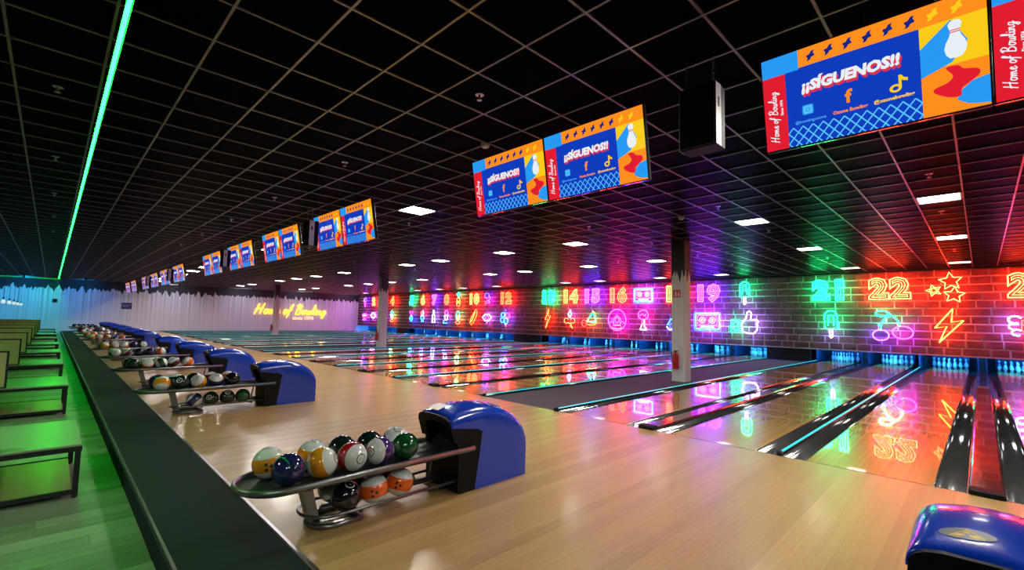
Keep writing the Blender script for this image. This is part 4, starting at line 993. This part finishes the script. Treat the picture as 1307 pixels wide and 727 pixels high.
# ------------------------------------------------------------------ columns with fire equipment
CW = 0.185
for i, (x, y, nm) in enumerate(((12.0, 5.66, 'nearest'), (12.0, 21.45, 'middle'), (12.0, 37.2, 'farthest'))):
    cb = MB().prism([(x-CW+.02, y-CW), (x+CW-.02, y-CW), (x+CW, y-CW+.02), (x+CW, y+CW-.02), (x+CW-.02, y+CW), (x-CW+.02, y+CW), (x-CW, y+CW-.02), (x-CW, y-CW+.02)], 2, -0.012, CEIL+0.005)
    tag(cb.build('column', M['column']), 'white square column with black paint dripping from its top, %s of three' % nm, 'column')
    e = empty('fire_extinguisher', (x-CW-0.09, y+0.02, 0.32)); tag(e, 'red fire extinguisher hung on the %s white column' % nm, 'fire extinguisher', 'fire extinguishers on the columns')
    MB().lathe([(0.0, 0.0), (0.07, 0.0), (0.078, 0.015), (0.078, 0.34), (0.06, 0.395), (0.028, 0.42), (0.0, 0.425)], 16).build('cylinder', M['red'], e)
    MB().cyl((0, 0, 0.415), (0, 0, 0.465), 0.02, 10).box(-0.012, 0.012, -0.07, 0.05, 0.465, 0.48).box(-0.012, 0.012, -0.07, 0.03, 0.44, 0.45).build('valve', M['dark_steel'], e)
    MB().tube([(0, 0.02, 0.45), (-0.02, 0.09, 0.42), (-0.02, 0.10, 0.25), (-0.02, 0.085, 0.08)], 0.011, 6).build('hose', M['black'], e)
    MB().box(-0.03, 0.012, 0.0, 0.0, 0, 0).box(0.075, 0.09, -0.04, 0.04, 0.20, 0.30).build('bracket', M['dark_steel'], e)
    if i == 0:
        e = empty('fire_sign', (x-CW-0.006, y+0.02, 2.30)); tag(e, 'small red fire equipment sign on the nearest column', 'sign')
        MB().box(-0.003, 0.005, -0.10, 0.10, -0.10, 0.10).build('plate', M['red'], e)
        mk = MB().lathe([(0, 0)], 3) if False else MB()
        mk.box(-0.005, -0.003, 0.01, 0.05, -0.07, 0.05).box(-0.005, -0.003, 0.02, 0.04, 0.05, 0.07).box(-0.005, -0.003, -0.07, -0.03, -0.07, 0.0).box(-0.005, -0.003, -0.06, -0.04, 0.02, 0.06)
        mk.build('pictogram', M['white'], e)

# ------------------------------------------------------------------ bench units on the concourse
FR = [5.75, 10.4, 14.55, 18.6, 23.0, 27.6, 32.0, 36.3, 40.4]
D, XR, XL, TOP = 1.32, 0.285, -2.2, 0.32
def make_bench():
    e = empty('bench_unit')
    bz = FLOOR_Z
    MB().rbox(XL, XR-0.006, 0.006, D-0.006, TOP-0.022, TOP, 0.004).build('seat_top', M['bench_top'], e)
    fr = MB()
    t = 0.04
    for y in (0, D-t): fr.box(XL, XR, y, y+t, TOP-0.062, TOP-0.022)
    for x in (XL, XR-t): fr.box(x, x+t, t, D-t, TOP-0.062, TOP-0.022)
    fr.build('seat_frame', M['dark_steel'], e)
    for x in (XL, -1.0, XR-t-0.005):
        for y in (0.003, D-t-0.003): MB().box(x, x+t, y, y+t, bz+0.012, TOP-0.062).cyl((x+t/2, y+t/2, bz), (x+t/2, y+t/2, bz+0.014), 0.014, 8).build('leg', M['dark_steel'], e)
    MB().box(XL+t, XR-t-0.005, t+0.01, D-t-0.01, -0.10, -0.08).build('shelf', M['bench_wood'], e)
    for y in (0.008, D-0.034): MB().box(XL+t, XR-t-0.005, y, y+0.026, -0.115, -0.075).build('shelf_rail', M['dark_steel'], e)
    XB = -0.40
    MB().box(XL, XB-0.025, 0.012, 0.034, TOP+0.02, 0.855).build('backrest', M['panel_wood'], e)
    bf = MB().box(XL, XB, 0.005, 0.045, 0.855, 0.88).box(XB-0.025, XB, 0.005, 0.045, TOP, 0.855).box(XL, XB-0.025, 0.005, 0.045, TOP, TOP+0.02)
    bf.build('backrest_frame', M['dark_steel'], e)
    return e
b0_ = None
for i, y in enumerate(FR):
    o = make_bench() if b0_ is None else copy_tree(b0_)
    b0_ = b0_ or o; o.location = (0, y, 0)
    tag(o, 'low wooden bench unit with dark frame, lit green, %s from the camera' % ORD[i], 'bench', 'bench units along the carpet strip')

# ------------------------------------------------------------------ pendant lamps, sprinklers, detectors, small wall sign
for i, y in enumerate((26.0, 29.5, 33.0, 36.6, 40.5)):
    zz = 1.80; e = empty('pendant_lamp', (-1.3, y, zz)); tag(e, 'small glass pendant bulb on a long cable, %s of five from the camera' % ORD[i], 'pendant lamp', 'pendant lamps over the benches')
    MB().tube([(0, 0, 0.14), (0, 0, CEIL-0.013-zz)], 0.008, 6).build('cable', M['dark_steel'], e)
    MB().cyl((0, 0, 0.06), (0, 0, 0.15), 0.022, 10).build('socket', M['black'], e)
    MB().lathe([(0.0, -0.10), (0.035, -0.09), (0.06, -0.055), (0.066, -0.02), (0.055, 0.02), (0.03, 0.055), (0.02, 0.065)], 14).build('bulb', M['bulb'], e)
def make_sprinkler():
    e = empty('sprinkler_head')
    MB().lathe([(0.0, -0.002), (0.042, -0.002), (0.045, 0.0), (0.045, 0.001)], 14).build('rosette', M['alu'], e)
    MB().cyl((0, 0, -0.002), (0, 0, -0.05), 0.012, 8).cyl((0, 0, -0.05), (0, 0, -0.054), 0.026, 12).build('nozzle', M['alu'], e)
    return e
s0 = None
for ix, x in enumerate((-0.1, 2.9, 5.9, 8.9, 11.9, 14.9, 17.9)):
    for iy in range(0, 7):
        y = 0.45+3.0*iy
        if x in (5.9,): y += 0.03
        z = CEIL-0.001
        if not in_view(x, y, z): continue
        o = make_sprinkler() if s0 is None else copy_tree(s0); s0 = s0 or o
        o.location = (x, y, z)
        tag(o, 'small ceiling sprinkler, %s from the right in the %s row from the benches' % (ORD[iy], ORD[ix]), 'sprinkler', 'ceiling sprinklers')
for x, y, nm in ((3.8, 4.38, 'above the first hanging monitors'), (9.33, 4.38, 'in front of the nearest column')):
    e = empty('smoke_detector', (x, y, CEIL)); tag(e, 'round white smoke detector on the ceiling %s' % nm, 'smoke detector')
    MB().lathe([(0.0, -0.055), (0.035, -0.053), (0.052, -0.04), (0.055, -0.02), (0.055, 0.0)], 18).build('dome', M['white'], e)
    MB().cyl((0, 0, -0.006), (0, 0, 0.0), 0.062, 18).build('base', M['white'], e)
e = empty('hanging_sign', (4.15, FAR_Y-0.012, 1.93)); tag(e, 'small navy sign hanging on the white far wall above the balls', 'sign')
MB().box(-0.32, 0.32, -0.01, 0.011, -0.26, 0.24).build('plate', M['sign_blue'], e)
MB().box(-0.25, 0.25, -0.014, -0.0105, 0.02, 0.05).box(-0.25, 0.1, -0.014, -0.0105, -0.08, -0.05).build('lettering_bars', mat('sign_print', (0.25, 0.3, 0.5), 0.5), e)
e = empty('mounted_speaker', (0.16, FAR_Y-0.05, 2.18)); tag(e, 'tiny black box mounted on the blue-lit far wall', 'speaker')
MB().rbox(-0.12, 0.12, -0.06, 0.049, -0.11, 0.11, 0.01).build('cabinet', M['black'], e)
